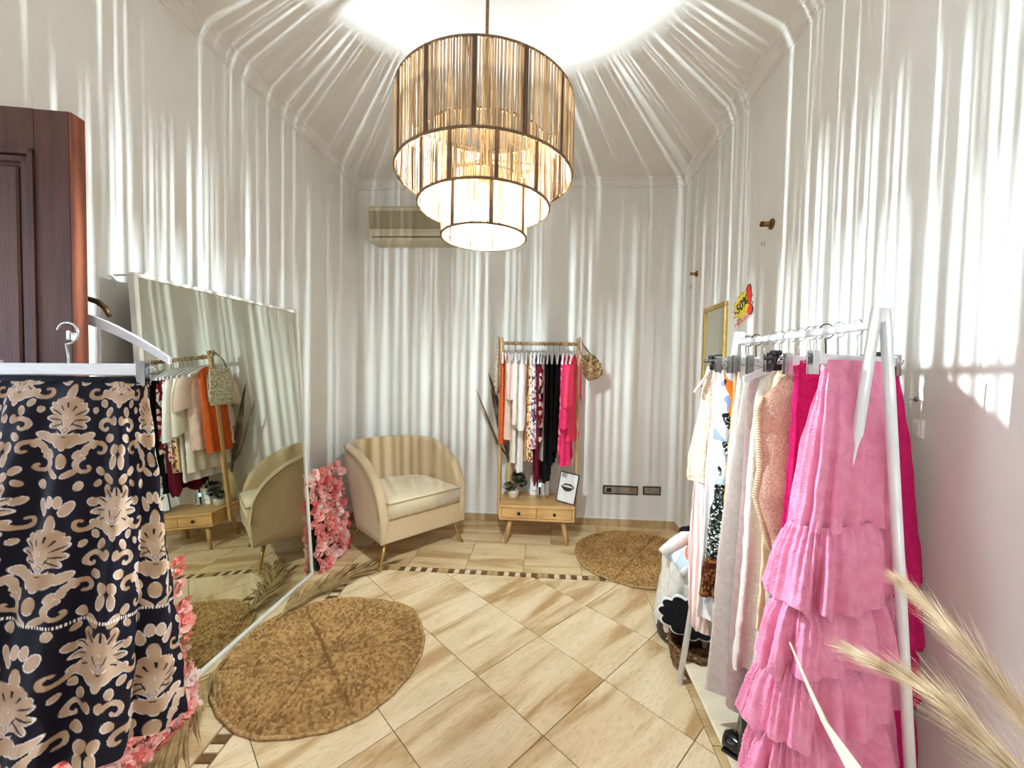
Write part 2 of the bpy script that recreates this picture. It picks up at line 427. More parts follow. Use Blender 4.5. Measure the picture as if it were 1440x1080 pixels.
# border tiles along the walls
x = XL
for i in range(8):
    for y0, y1 in ((YLB+LW, 3.06), (3.06, YB)):
        x0 = XL+i*.3905-(.2 if y0 > 3 else 0); x1 = x0+.3905
        poly = [(max(x0, XL), y0), (min(x1, XR), y0), (min(x1, XR), y1), (max(x0, XL), y1)]
        if poly[1][0]-poly[0][0] > .02: tile(poly, M['tile2'], 'tile', 0)
for i in range(8):
    y0 = YLB+LW-(i+1)*.3905; y1 = y0+.3905
    poly = [(XL, y0), (xlb(y0)-LW, y0), (xlb(y1)-LW, y1), (XL, y1)]
    tile(poly, M['tile2'], 'tile', 0)
    tile([(.62, y0), (XR, y0), (XR, y1), (.62, y1)], M['tile2'], 'tile', 0)
# walls
struct(MB().box(XL-.1, YB, 0, XR+.1, YB+.1, H+.1).build('wall_back', M['wall']))
wall_right = struct(MB().box(XR, FRONT_Y-.1, 0, XR+.1, YB, H+.1).build('wall_right', M['wall']))
DY0, DY1, DZ = .22, .975, 2.04
wl = MB()
wl.box(XL-.1, DY1, 0, XL, YB, H+.1); wl.box(XL-.1, FRONT_Y-.1, 0, XL, DY0, H+.1); wl.box(XL-.1, DY0, DZ, XL, DY1, H+.1)
struct(wl.build('wall_left', M['wall']))
# dark passage behind the door opening
ps = MB()
ps.box(XL-1.0, DY0-.3, -.0, XL-.95, DY1+.3, 2.5); ps.box(XL-.95, DY0-.35, 0, XL-.1, DY0-.3, 2.5); ps.box(XL-.95, DY1+.3, 0, XL-.1, DY1+.35, 2.5)
ps.box(XL-.95, DY0-.3, 2.45, XL-.1, DY1+.3, 2.5); ps.box(XL-.95, DY0-.3, -.06, XL-.02, DY1+.3, -.004)
struct(ps.build('wall_passage', M['wall']))
wf = MB()
wf.box(XL, FRONT_Y-.1, 0, SHOP_X0, FRONT_Y, H+.1); wf.box(SHOP_X1, FRONT_Y-.1, 0, XR, FRONT_Y, H+.1); wf.box(SHOP_X0, FRONT_Y-.1, SHOP_Z1, SHOP_X1, FRONT_Y, H+.1)
struct(wf.build('wall_front', M['wall']))
struct(MB().box(XL-.1, FRONT_Y-.1, H, XR+.1, YB+.1, H+.1).build('ceiling', M['ceil']))
# cornices: stepped cove profile, (distance from wall, height)
cprof = [(0, HC), (.008, HC), (.010, HC+.010), (.018, HC+.012), (.024, HC+.026), (.036, HC+.042), (.050, HC+.050), (.052, HC+.058), (.062, HC+.060), (.064, H), (0, H)]
def cornice(name, p0, p1, nrm):
    n = len(cprof); mb = MB()
    vs = [(p[0]+nrm[0]*d, p[1]+nrm[1]*d, z) for p in (p0, p1) for d, z in cprof]
    fs = [(i, (i+1) % n, n+(i+1) % n, n+i) for i in range(n)]+[tuple(range(n)), tuple(range(n, 2*n))[::-1]]
    return struct(mb.add(vs, fs).build(name, M['cornice']))
cornice('trim_1', (XL, YB), (XR, YB), (0, -1))
cornice('trim_2', (XL, FRONT_Y), (XL, YB), (1, 0))
cornice('trim_3', (XR, FRONT_Y), (XR, YB), (-1, 0))
# skirting of stone tiles, a white joint line on top
def skirting(name, p0, p1, nrm):
    root = bpy.data.objects.new(name, None); C.objects.link(root); struct(root)
    d = Vector((p1[0]-p0[0], p1[1]-p0[1])); L_ = d.length; d.normalize(); k = 0; s = 0
    while s < L_-.01:
        e = min(L_, s+.39)
        a = (p0[0]+d.x*(s+.001), p0[1]+d.y*(s+.001)); b = (p0[0]+d.x*(e-.001), p0[1]+d.y*(e-.001))
        poly = [a, b, (b[0]+nrm[0]*.011, b[1]+nrm[1]*.011), (a[0]+nrm[0]*.011, a[1]+nrm[1]*.011)]
        MB().prism(poly, 0, .066).build('skirting_tile', M['base'], root)
        s = e
    a, b = p0, p1
    MB().prism([a, b, (b[0]+nrm[0]*.008, b[1]+nrm[1]*.008), (a[0]+nrm[0]*.008, a[1]+nrm[1]*.008)], .066, .074).build('joint_line', M['white'], root)
skirting('baseboard_back', (XL, YB), (XR, YB), (0, -1))
skirting('baseboard_right', (XR, YB), (XR, FRONT_Y), (-1, 0))
skirting('baseboard_left', (XL, DY1+.07), (XL, YB), (1, 0))

# ------------------------------------------------------------------ door leaf (half open, free edge towards the room)
door = bpy.data.objects.new('door_1', None); C.objects.link(door); struct(door)
door.location = (XL+.012, .985, 0); door.rotation_euler = (0, 0, math.atan2(.065, .355))
DW, DH, DT = .362, 2.03, .042
d = MB()
d.bbox(0, 0, .01, .085, DT, DH, .003); d.bbox(DW-.092, 0, .01, DW-.004, DT, DH, .003)
for z0, z1 in ((.01, .20), (.92, 1.06), (1.92, DH)): d.box(.085, .001, z0, DW-.092, DT-.001, z1)
d.build('door_frame', M['door'], door)
MB().box(DW-.004, .0005, .012, DW, DT-.0005, DH-.002).build('door_edge', M['dooredge'], door)
for z0, z1 in ((.20, .92), (1.06, 1.92)):
    p = MB()
    x0, x1 = .085, DW-.092
    p.box(x0, .014, z0, x1, DT-.014, z1)
    for a in (0, .020):                                           # moulded steps around the raised field
        xa, xb, za, zb = x0+a, x1-a, z0+a, z1-a
        yy = -.004+.006*(a > 0)
        for bx in ((xa, za, xb, za+.014), (xa, zb-.014, xb, zb), (xa, za, xa+.014, zb), (xb-.014, za, xb, zb)):
            p.box(bx[0], yy, bx[1], bx[2], .016, bx[3])
    p.bbox(x0+.045, .004, z0+.045, x1-.045, .016, z1-.045, .004)
    p.build('door_panel', M['door'], door)
hb = MB()
hb.bbox(DW-.085, DT, 1.44, DW-.045, DT+.006, 1.60, .002)
hb.build('handle_plate', M['bronze'], door)
MB().tube([(DW-.065, DT, 1.520), (DW-.06, DT+.035, 1.528), (DW-.045, DT+.050, 1.530), (DW-.02, DT+.054, 1.522), (DW+.0, DT+.054, 1.504), (DW+.012, DT+.054, 1.478)], [.008, .008, .008, .009, .008, .006], 8).build('door_handle', M['bronze'], door, True)
# architrave around the opening
tr = MB()
for y0, y1, z0, z1 in ((DY1, DY1+.06, 0, DZ+.06), (DY0-.06, DY0, 0, DZ+.06), (DY0, DY1, DZ, DZ+.06)):
    tr.box(XL-.1, y0, z0, XL+.012, y1, z1)
struct(tr.build('trim_4', M['door']))

# ================================================================== PENDANT LAMP
LX, LY = -.222, 1.335
lamp = thing('pendant_lamp', 'three tiered jute string pendant lamp, lit, hanging in the middle of the room', 'lamp', (LX, LY, H))
def zz(z): return z-H
MB().lathe([(.0, zz(2.93)), (.05, zz(2.93)), (.055, zz(2.94)), (.055, 0), (0, 0)], 24, cap=False).build('ceiling_rose', M['ring'], lamp, True)
MB().tube([(0, 0, zz(2.935)), (0, 0, zz(2.5)), (0, 0, zz(2.0))], .0055, 8).build('cord', M['cord'], lamp, True)
BZ = 1.885
MB().lathe([(.0, zz(2.05)), (.018, zz(2.05)), (.021, zz(2.0)), (.021, zz(BZ+.05)), (0, zz(BZ+.05))], 16, cap=False).build('lamp_socket', M['rib'], lamp, True)
bl = MB().lathe([(.0006, zz(BZ-.036)), (.0015, zz(BZ-.033)), (.0015, zz(BZ)), (.0015, zz(BZ+.033)), (.0009, zz(BZ+.05))], 10).build('bulb', M['bulb'], lamp, True)
_area = 2*PI*.0015*.075
M['bulb'].node_tree.nodes['Principled BSDF'].inputs['Emission Strength'].default_value = BULB_POWER/(_area*PI)
def ring_mb(R, z, r=.004, n=72): 
    return MB().tube([(R*math.cos(2*PI*k/n), R*math.sin(2*PI*k/n), zz(z)) for k in range(n+1)], r, 6, cap=False)
TIERS = [(.285, 1.968, 2.197, 430, .0019, 13, .12), (.214, 1.872, 2.062, 320, .00130, 10, .5), (.139, 1.776, 1.945, 210, .00118, 7, .35)]
for R, z0, z1, n, sr, nr, ph in TIERS:
    mb = MB()
    k = 0
    an = 0.
    # irregular spacing: cords bunch and leave gaps
    steps = RNG.gamma(8., 1., n)*np.where(RNG.random(n) < .06, RNG.uniform(1.5, 2.2, n), 1.); steps = steps/steps.sum()*2*PI
    for q in range(n):
        an += steps[q]
        dr = RNG.uniform(-.0025, .0025); da = RNG.normal(0, .004)
        a2 = an+da
        rr = sr*RNG.uniform(.8, 1.3)
        mb.tube([((R+dr)*math.cos(an), (R+dr)*math.sin(an), zz(z0)), ((R+dr)*math.cos((an+a2)/2+RNG.normal(0, .001)), (R+dr)*math.sin((an+a2)/2), zz((z0+z1)/2)), ((R+dr)*math.cos(a2), (R+dr)*math.sin(a2), zz(z1))], rr, 5, cap=False)
    sh = mb.build('string_shade', M['jute'], lamp, True); sh['kind'] = 'stuff'
    for z in (z0, z1):
        ring_mb(R, z, .0045).build('shade_ring', M['ring'], sh, True)
    for q in range(nr):
        a = -PI/2+2*PI*(q+ph)/nr
        rx = T(R*math.cos(a), R*math.sin(a), 0) @ RZ(a)
        MB().box(-.004, -.0055, zz(z0), .004, .0055, zz(z1), rx).build('shade_rib', M['rib'], sh)
sp = MB()
for q in range(3):
    a = .5+2*PI*q/3
    sp.tube([(0, 0, zz(2.055)), (.285*math.cos(a), .285*math.sin(a), zz(2.197))], .0025, 6)
    sp.tube([(0, 0, zz(2.03)), (.214*math.cos(a), .214*math.sin(a), zz(2.062))], .0025, 6)
    sp.tube([(0, 0, zz(2.0)), (.139*math.cos(a), .139*math.sin(a), zz(1.945))], .002, 6)
sp.build('spider_frame', M['ring'], lamp, True)

# ================================================================== AIR CONDITIONER
ac = thing('air_conditioner', 'aged cream split air conditioner high on the back wall behind the lamp', 'air conditioner', (-1.505, 3.262, 2.395))
AW, AD, AH = .82, YB-3.262, .275
body = MB()
pr = [(0.03, 0), (AD, 0), (AD, AH), (.02, AH), (.004, AH-.02), (0, AH-.04), (0, .06), (.012, .02)]
body.add([(x, y, z) for x in (0, AW) for y, z in pr], [tuple(range(8)), tuple(range(8, 16))[::-1]]+[((i+1) % 8, i, 8+i, 8+(i+1) % 8) for i in range(8)])
body.build('ac_body', M['acbody'], ac)
MB().bbox(.012, -.004, .082, AW-.012, .004, AH-.045, .003).build('front_panel', M['acpanel'], ac)
MB().box(.03, .0, .018, AW-.03, .03, .058, ).build('air_slot', M['acdark'], ac)
MB().bbox(.03, -.006, .022, AW-.03, .002, .056, .003).build('louver', M['acbody'], ac)
MB().bbox(.006, -.006, .066, AW-.006, .002, .080, .002).build('panel_lip', M['acbody'], ac)

# ================================================================== MIRROR
mir = thing('leaning_mirror', 'large white framed mirror leaning against the left wall', 'mirror', (-1.474, 2.439, 0))
ML, MH, MW = .062, 1.68, 1.02
bdir = Vector((.018, -1, 0)).normalized(); ndir = Vector((1, .018, 0)).normalized()
updir = Vector((0, 0, 1))*math.cos(ML)-ndir*math.sin(ML); nn = ndir*math.cos(ML)+Vector((0, 0, 1))*math.sin(ML)
MM = Matrix(((bdir.x, updir.x, nn.x, 0), (bdir.y, updir.y, nn.y, 0), (bdir.z, updir.z, nn.z, 0), (0, 0, 0, 1)))
MM = T(0, 0, .002) @ MM
MB().box(.006, .006, -.012, MW-.006, MH-.006, -.004, MM).build('mirror_pane', M['mirror'], mir)
for bx in ((0, 0, MW, .020), (0, MH-.014, MW, MH), (0, .020, .009, MH-.014), (MW-.018, .020, MW, MH-.014)):
    MB().bbox(bx[0], bx[1], -.022, bx[2], bx[3], .006, .003, MM).build('frame_bar', M['whiteframe'], mir)
MB().box(.012, .012, -.022, MW-.012, MH-.012, -.013, MM).build('backing_board', M['black'], mir)
for xx in (.03, MW-.05):
    k = MB().box(xx, MH+.001, -.118, xx+.012, MH+.007, .010, MM); k.box(xx, MH-.010, .007, xx+.012, MH+.007, .010, MM)
    k.build('wall_clip', M['whiteframe'], mir)

# ================================================================== ARMCHAIR
chair = thing('armchair', 'wide curved beige velvet armchair on slim gold legs in the left corner', 'armchair', (-.84, 2.765, 0), math.atan2(.757, .653))
W_, D_, Rr, TH = .365, .79, .33, .065
def uplan(n_side=16, n_arc=24, off=0.):
    """U path from front-left round the back to front-right (offset inward by off)"""
    pts = []
    w, d, r = W_-off, D_-off, Rr-off
    for i in range(n_side): pts.append((-w, (d-r)*i/n_side))
    for i in range(n_arc+1):
        a = PI-(PI/2)*i/n_arc; pts.append((-w+r+r*math.cos(a), d-r+r*math.sin(a)))
    for i in range(1, 5): pts.append((-w+r+(2*w-2*r)*i/5, d))
    for i in range(n_arc+1):
        a = PI/2-(PI/2)*i/n_arc; pts.append((w-r+r*math.cos(a), d-r+r*math.sin(a)))
    for i in range(1, n_side+1): pts.append((w, (d-r)*(1-i/n_side)))
    return pts
OUT = uplan(off=0.); INN = uplan(off=TH)
Z0, ZT = .175, .745
def top_z(y):
    q = min(1., max(0., y)/.56); return .345+(ZT-.345)*math.sqrt(max(0, 1-(1-q)**2.2))
def lean(x, y, z):
    h = max(0, (z-Z0)/(ZT-Z0)); k = .73+.27*math.sin(min(1, h)*PI/2)
    return (x*(.92+.08*h), y*k if y > 0 else y, z)
rows = []
for (xo, yo), (xi, yi) in zip(OUT, INN):
    zt = top_z(yo)
    sec = []
    xo_, yo_ = xo, yo
    for t in (0, .03, .12, .3, .5, .7, .88, .97): 
        z = Z0+(zt-Z0)*t
        ins = .018 if t == 0 else 0
        fx, fy = xo+(xi-xo)*ins/TH, yo+(yi-yo)*ins/TH
        sec.append(lean(fx, fy, z))
    for t in (.12, .3, .5, .7, .88):
        z = zt+.016*math.sin(t*PI); fx, fy = xo+(xi-xo)*t, yo+(yi-yo)*t
        sec.append(lean(fx, fy, z))
    for t in (.97, .8, .5, .2, 0):
        z = .30+(zt-.30)*t; sec.append(lean(xi, yi, z))
    rows.append(sec)
shell = grid('chair_shell', np.array(rows), M['velvet'], chair, closed=True)
# front caps of the arms
for sec in (rows[0], rows[-1]):
    cp = MB()
    pts = [Vector(p) for p in sec]
    c0 = sum(pts, Vector())/len(pts)+Vector((0, -.012, 0)); n = len(pts)
    q = [tuple(p*.7+c0*.3+Vector((0, -.010, 0))) for p in pts]
    fs = [(i, (i+1) % n, n+(i+1) % n, n+i) for i in range(n)]+[tuple(range(n, 2*n))]
    if sec is rows[-1]: fs = [f[::-1] for f in fs]
    cp.add(pts+q, fs)
    cp.build('arm_front', M['velvet'], chair, True)
MB().tube([lean(x+(0 if abs(x) < .2 else (.002 if x > 0 else -.002)), y+.001, top_z(y)-.006) for x, y in OUT], .0045, 6).build('piping', M['piping'], chair, True)
def inset_poly(off, front, z):
    return [(x*.985, max(y, front)) for x, y in uplan(off=off)]
base = [lean(x, y, Z0+.05)[:2] for x, y in uplan(off=.012)]
b = MB().prism(base, Z0, .335).build('seat_base', M['velvet'], chair)
bv = b.modifiers.new('bevel', 'BEVEL'); bv.width = .012; bv.segments = 3; bv.limit_method = 'ANGLE'
cu = [(x*.965, (y*.83 if y > 0 else y)-.012) for x, y in uplan(off=TH+.004)]
# cushion with a domed top
mb = MB(); n = len(cu); cxc, cyc = 0, .27
lay = [(.97, .337), (1., .345), (1., .435), (.985, .447), (.9, .458), (.6, .470), (.3, .475)]
vs = []
for k, z in lay:
    vs += [(cxc+(x-cxc)*k, cyc+(y-cyc)*k, z) for x, y in cu]
fs = [(i*n+j, i*n+(j+1) % n, (i+1)*n+(j+1) % n, (i+1)*n+j) for i in range(len(lay)-1) for j in range(n)]
fs = [f[::-1] for f in fs]
fs += [tuple(range(n)), tuple((len(lay)-1)*n+j for j in range(n))[::-1]]
cushion = mb.add(vs, fs).build('seat_cushion', M['velvet_seat'], chair, True)
for z in (.441, .343):
    MB().tube([(x*1.003, cyc+(y-cyc)*1.003, z) for x, y in cu]+[(cu[0][0]*1.003, cyc+(cu[0][1]-cyc)*1.003, z)], .0045, 6).build('piping', M['piping'], cushion, True)
for sx, yb, yt in ((-1, .015, .07), (1, .015, .07), (-1, .52, .45), (1, .52, .45)):
    MB().tube([(sx*.338, yb, 0), (sx*.30, (yb+yt)/2, .1), (sx*.272, yt, Z0+.01)], [.008, .011, .015], 10).build('leg', M['gold'], chair, True)

# ================================================================== FLOWER PANELS
def blossom_mesh(seed, mats):
    rr = random.Random(seed); mb = MB()
    for ringi, (npet, rad, tilt, z) in enumerate(((6, .026, .35, .004), (5, .018, .8, .010), (3, .010, 1.2, .014))):
        for k in range(npet):
            a = 2*PI*k/npet+ringi*.5+rr.uniform(-.2, .2); tl = tilt+rr.uniform(-.15, .15); R = rad*rr.uniform(.85, 1.15)
            m = RZ(a) @ RY(-tl) @ T(0, 0, 0)
            wdt = R*.62
            pts = [(0, 0, z), (R*.5, -wdt*.7, z+.003), (R*.5, 0, z-.001), (R*.5, wdt*.7, z+.003), (R*.95, -wdt*.55, z), (R*.95, wdt*.55, z), (R*1.08, 0, z+.002)]
            mb.add([m @ Vector(p) for p in pts], [(0, 1, 2), (0, 2, 3), (1, 4, 2), (3, 2, 5), (2, 4, 6), (2, 6, 5)])
    mb.ball((0, 0, .014), .004, 5, 3)
    me = bpy.data.meshes.new('blossom'); me.from_pydata(mb.v, [], mb.f); me.materials.append(mats)
    me.polygons.foreach_set('use_smooth', [True]*len(me.polygons))
    return me
FM = [translucent(pm('petal_coral', (252, 184, 168), (246, 150, 138), scale=40, rough=.7), (250, 150, 150), .3),
      translucent(pm('petal_pink', (253, 214, 200), (249, 188, 174), scale=40, rough=.7), (250, 180, 180), .3),
      translucent(pm('petal_white', (248, 232, 224), (246, 212, 204), scale=40, rough=.7), (250, 220, 210), .3),
      translucent(pm('petal_rose', (245, 140, 136), (238, 116, 116), scale=40, rough=.7), (238, 110, 130), .3)]
BLM = [blossom_mesh(s, FM[k]) for s, k in ((1, 0), (2, 0), (3, 1), (4, 1), (5, 2), (6, 3))]
M['leafgreen'] = pm('dark_green_backing', (52, 58, 40), (36, 42, 28), scale=30, rough=.8)
def flower_panel(label, loc, rz, tilt, Wd, Ht, step, seed, ragged=.012):
    rr = random.Random(seed)
    t = thing('flower_panel', label, 'flowers', loc, rz, 'artificial blossom wall panels')
    m = RX(-tilt)                     # local: x along, y = out of the face (towards -y), z up
    MB().box(.025, 0, 0, Wd-.025, .012, Ht-.03, m).build('backing_grid', M['leafgreen'], t)
    nx, nz = int(Wd/step), int(Ht/step)
    for i in range(nx+1):
        for k in range(nz+1):
            if rr.random() < .04: continue
            x = i*Wd/nx+rr.uniform(-ragged, ragged); z = max(.018, k*Ht/nz+rr.uniform(-ragged, ragged)); y = -.016-rr.uniform(0, .022)
            o = bpy.data.objects.new('blossom', BLM[rr.choice((0, 0, 1, 2, 2, 3, 3, 4, 5))]); C.objects.link(o); o.parent = t
            o.location = m @ Vector((x, y, z))
            o.rotation_euler = (PI/2+rr.uniform(-.7, .7), rr.uniform(-.6, .6), rr.uniform(-.6, .6))
            s = rr.uniform(1.05, 1.6); o.scale = (s, s, s)
    return t
# local -y must face +x world: rotate by +90deg
flower_panel('pink artificial blossom panel between the mirror and the armchair', (-1.475, 2.465, 0), PI/2, .13, .37, .63, .036, 3)
flower_panel('pink artificial blossom panel standing behind the dark floral skirt', (-1.350, 1.00, 0), PI/2, .13, .40, .63, .037, 5)

# ================================================================== RUGS
def rug(label, cx, cy, R, outline, seed, rz):
    t = thing('woven_rug', label, 'rug', (cx, cy, .001), 0, 'round seagrass rugs')
    rr = np.random.default_rng(seed)
    NR, NA = 27*6, 900
    rad = np.linspace(0, 1, NR)[:, None]; ang = (np.arange(NA)*2*PI/NA)[None, :]
    Rad = np.interp(np.mod(ang, 2*PI), np.linspace(0, 2*PI, len(outline)+1), list(outline)+[outline[0]])
    ker = np.ones(31)/31; Rad = np.convolve(np.concatenate([Rad[0][-15:], Rad[0], Rad[0][:15]]), ker, 'valid')[None, :]
    rows = 27.
    ph = rad*rows
    ridge = np.abs(np.sin(ph*PI))**.45
    # braid stitch: alternating slanted bumps along each row
    rowi = np.floor(ph)
    st = 2*PI*np.maximum(rowi+.5, 1)*R/rows/.0105
    braid = .5+.5*np.sin(ang/(2*PI)*np.round(st)+(ph-rowi)*2.6*np.where(rowi % 2 == 0, 1, -1)+rowi*1.7)
    # pressed radial fold lines
    fold = np.zeros_like(ridge*ang)
    for k in range(6):
        a0 = rz+k*PI/3+.15*np.sin(k*2.1)
        dd = np.abs(np.mod(ang-a0+PI, 2*PI)-PI)*rad*R
        fold = np.maximum(fold, np.exp(-(dd/.006)**2)*(rad > .03))
    hgt = .004+.012*ridge*(.5+.5*braid)-.012*fold*.9+.003*np.sin(ang*5+rad*9)*rad
    edge = np.clip((1-rad)/.02, 0, 1); hgt = np.maximum(hgt, .0035)*(.12+.88*np.sqrt(edge))
    wob = 1+.008*np.sin(ang*7+1)+.004*np.sin(ang*23)
    X = rad*Rad*wob*np.cos(ang); Y = rad*Rad*wob*np.sin(ang)
    P = np.stack([X, Y, hgt+rr.normal(0, .0003, X.shape)], -1)
    sti = np.floor((ang/(2*PI)*np.round(st)+(ph-rowi)*2.6*np.where(rowi % 2 == 0, 1, -1)/(2*PI)+rowi*1.7/(2*PI)))
    hsh = np.mod(np.sin(rowi*127.1+np.mod(sti, np.round(st))*311.7+seed*7)*43758.5453, 1.)
    tone = np.clip(hsh+.12*np.sin(ang*3+rowi*.4)-.5*fold, 0, 1)[..., None]
    colr = np.array(lin((128, 92, 52)))*(1-tone)+np.array(lin((190, 150, 94)))*tone
    grid('rug_weave', P, M['rug_strand'], t, closed=True, col=colr)
    er = MB().tube([(Rad[0, k % NA]*wob[0, k % NA]*math.cos(ang[0, k % NA]), Rad[0, k % NA]*wob[0, k % NA]*math.sin(ang[0, k % NA]), .008) for k in range(0, NA+1, 3)], .0075, 6, cap=False)
    er.build('rug_binding', M['rug'], t, True)
    return t
rug('round braided seagrass rug lying in front of the mirror', -1.0, 1.76, .44, [.43, .44, .445, .46, .45, .44, .455, .465, .475, .46, .44, .435, .42, .42, .42, .43, .435, .445, .445, .44], 1, .35)
rug('round braided seagrass rug at the back beside the drawer rack', .672, 2.925, .443, [.44]*12, 2, 2.2)

# ================================================================== PALM FRONDS
def frond(name, label, cat, pts, wl, n, mat, group=None, lift=.0, spread=.9, seed=0, tipfan=.5, droop=.0):
    rr = random.Random(seed)
    t = thing(name, label, cat, pts[0], 0, group)
    P0 = Vector(pts[0])
    pp = [Vector(p)-P0 for p in pts]
    def at(s):
        f = s*(len(pp)-1); i = min(int(f), len(pp)-2); return pp[i].lerp(pp[i+1], f-i)
    MB().tube([at(i/12) for i in range(13)], [.006*(1-.8*i/12)+.001 for i in range(13)], 6).build('stem', mat, t, True)
    mb = MB()
    for k in range(n):
        s = .12+.88*k/n; p = at(s); d = (at(min(1, s+.05))-at(max(0, s-.05))).normalized()
        for sd in (-1, 1):
            ln = wl*(math.sin(PI*min(1, .25+.75*(1-s)))*.7+.3)*rr.uniform(.8, 1.15)
            side = Vector((-d.y, d.x, 0))*sd
            an = spread*(1-.55*s)+rr.uniform(-.12, .12)
            dv = (d*math.cos(an)+side*math.sin(an)).normalized()
            zup = rr.uniform(0, .02)+lift
            a = p; b_ = p+dv*ln*.5+Vector((0, 0, zup)); c = p+dv*ln+Vector((0, 0, zup*.6-droop*ln))
            wv = Vector((-dv.y, dv.x, 0))*.006; zv = Vector((0, 0, .0015))
            vs = [a-wv*.4, a+wv*.4, b_-wv, b_+zv, b_+wv, c]
            mb.add(vs, [(0, 1, 3), (0, 3, 2), (1, 4, 3), (2, 3, 5), (3, 4, 5), (0, 2, 4, 1)])
    lf = mb.build('leaflets', mat, t); lf['kind'] = 'stuff'
    return t
frond('dried_palm_frond', 'dried palm frond on the floor with its tip pointing at the armchair', 'dried leaf', [(-1.37, 1.95, .030), (-1.36, 2.12, .026), (-1.28, 2.34, .014), (-1.12, 2.58, .010)], .28, 46, M['palm'], 'dried palm fronds by the mirror', spread=.55, seed=1)
frond('dried_palm_frond', 'dried palm frond on the floor pointing at the viewer beside the dark skirt', 'dried leaf', [(-1.40, 1.66, .030), (-1.375, 1.48, .028), (-1.31, 1.3, .014), (-1.24, 1.04, .010)], .28, 46, M['palm'], 'dried palm fronds by the mirror', spread=.55, seed=2)

# ================================================================== HANGERS
def hook_pts(r=.021, stem=.075, n=12):
    pts = [(0, 0, -stem)]
    pts += [(0, 0, -stem*.75)]
    for i in range(n+1):
        a = -PI*.5+PI*1.45*i/n - PI*.05
        pts.append((r*math.cos(a)*(1), 0, r*.0+r*math.sin(a)))
    # the rail sits inside the hook: ring centred on the rail
    return pts
def wood_hanger(hw=.205, drop=.075):
    root = bpy.data.objects.new('clothes_hanger', None); C.objects.link(root)
    MB().tube(hook_pts(), .0018, 6).build('hook', M['steel'], root, True)
    n = 14; top = []; bot = []
    for i in range(n+1):
        u = -1+2*i/n; a = abs(u)
        z = -.075-drop*(a**1.35)
        th = .026-.012*a
        top.append((u*hw, z+.006)); bot.append((u*hw, z-th))
    prof = top+bot[::-1]
    mb = MB()
    N_ = len(prof)
    vs = [(x, y, z) for y in (-.006, .006) for x, z in prof]
    for y0, fl in ((0, False), (N_, True)):
        pass
    fs = [(i, (i+1) % N_, N_+(i+1) % N_, N_+i) for i in range(N_)]
    for i in range(n):
        q = (i, i+1, N_-2-i, N_-1-i); fs.append(q[::-1]); fs.append(tuple(N_+k for k in q))
    mb.add(vs, fs).build('hanger_arm', M['whitewood'], root)
    return root
def clip_hanger(hw=.17, bar=M['whitewood'], black=False, h=.028, hr=.021, hw_=.0018):
    root = bpy.data.objects.new('clip_hanger', None); C.objects.link(root)
    MB().tube(hook_pts(hr), hw_, 8).build('hook', M['steel'] if not black else M['blackplastic'], root, True)
    if black:
        MB().tube([(-hw-.02, 0, -.082), (0, 0, -.078), (hw+.02, 0, -.082)], .0055, 8).build('hanger_bar', bar, root, True)
    else:
        MB().bbox(-hw, -.006, -.075-h, hw, .006, -.075, .003).build('hanger_bar', bar, root)
    for sx in (-1, 1):
        c = MB(); x = sx*(hw-.012)
        if black:
            c.bbox(x-.014, -.012, -.118, x+.014, .012, -.096, .003); c.bbox(x-.007, -.010, -.098, x+.007, .010, -.074, .002); c.bbox(x-.013, -.013, -.074, x+.013, .013, -.058, .004)
            c.build('clip', M['blackplastic'], root)
        else:
            x = sx*(hw+.006)
            c.box(x-.010, -.009, -.128, x+.010, -.0065, -.068); c.box(x-.010, .0065, -.128, x+.010, .009, -.068); c.box(x-.009, -.008, -.072, x+.009, .008, -.068)
            cc = c.build('clip', M['steel'], root)
            MB().tube([(x+sx*.008, -.004, -.082), (x+sx*.03, -.004, -.083), (x+sx*.032, 0, -.092), (x+sx*.03, .004, -.099), (x+sx*.008, .004, -.099)], .0016, 5).build('clip_loop', M['steel'], cc, True)
    return root
WH = None
def place(src, loc, rz, label, group, cat='hanger', first=[set()]):
    if src.name not in first[0]: o = src; first[0].add(src.name)
    else: o = copy_tree(src)
    o.location = loc; o.rotation_euler = (0, 0, rz)
    return tag(o, label, cat, group)

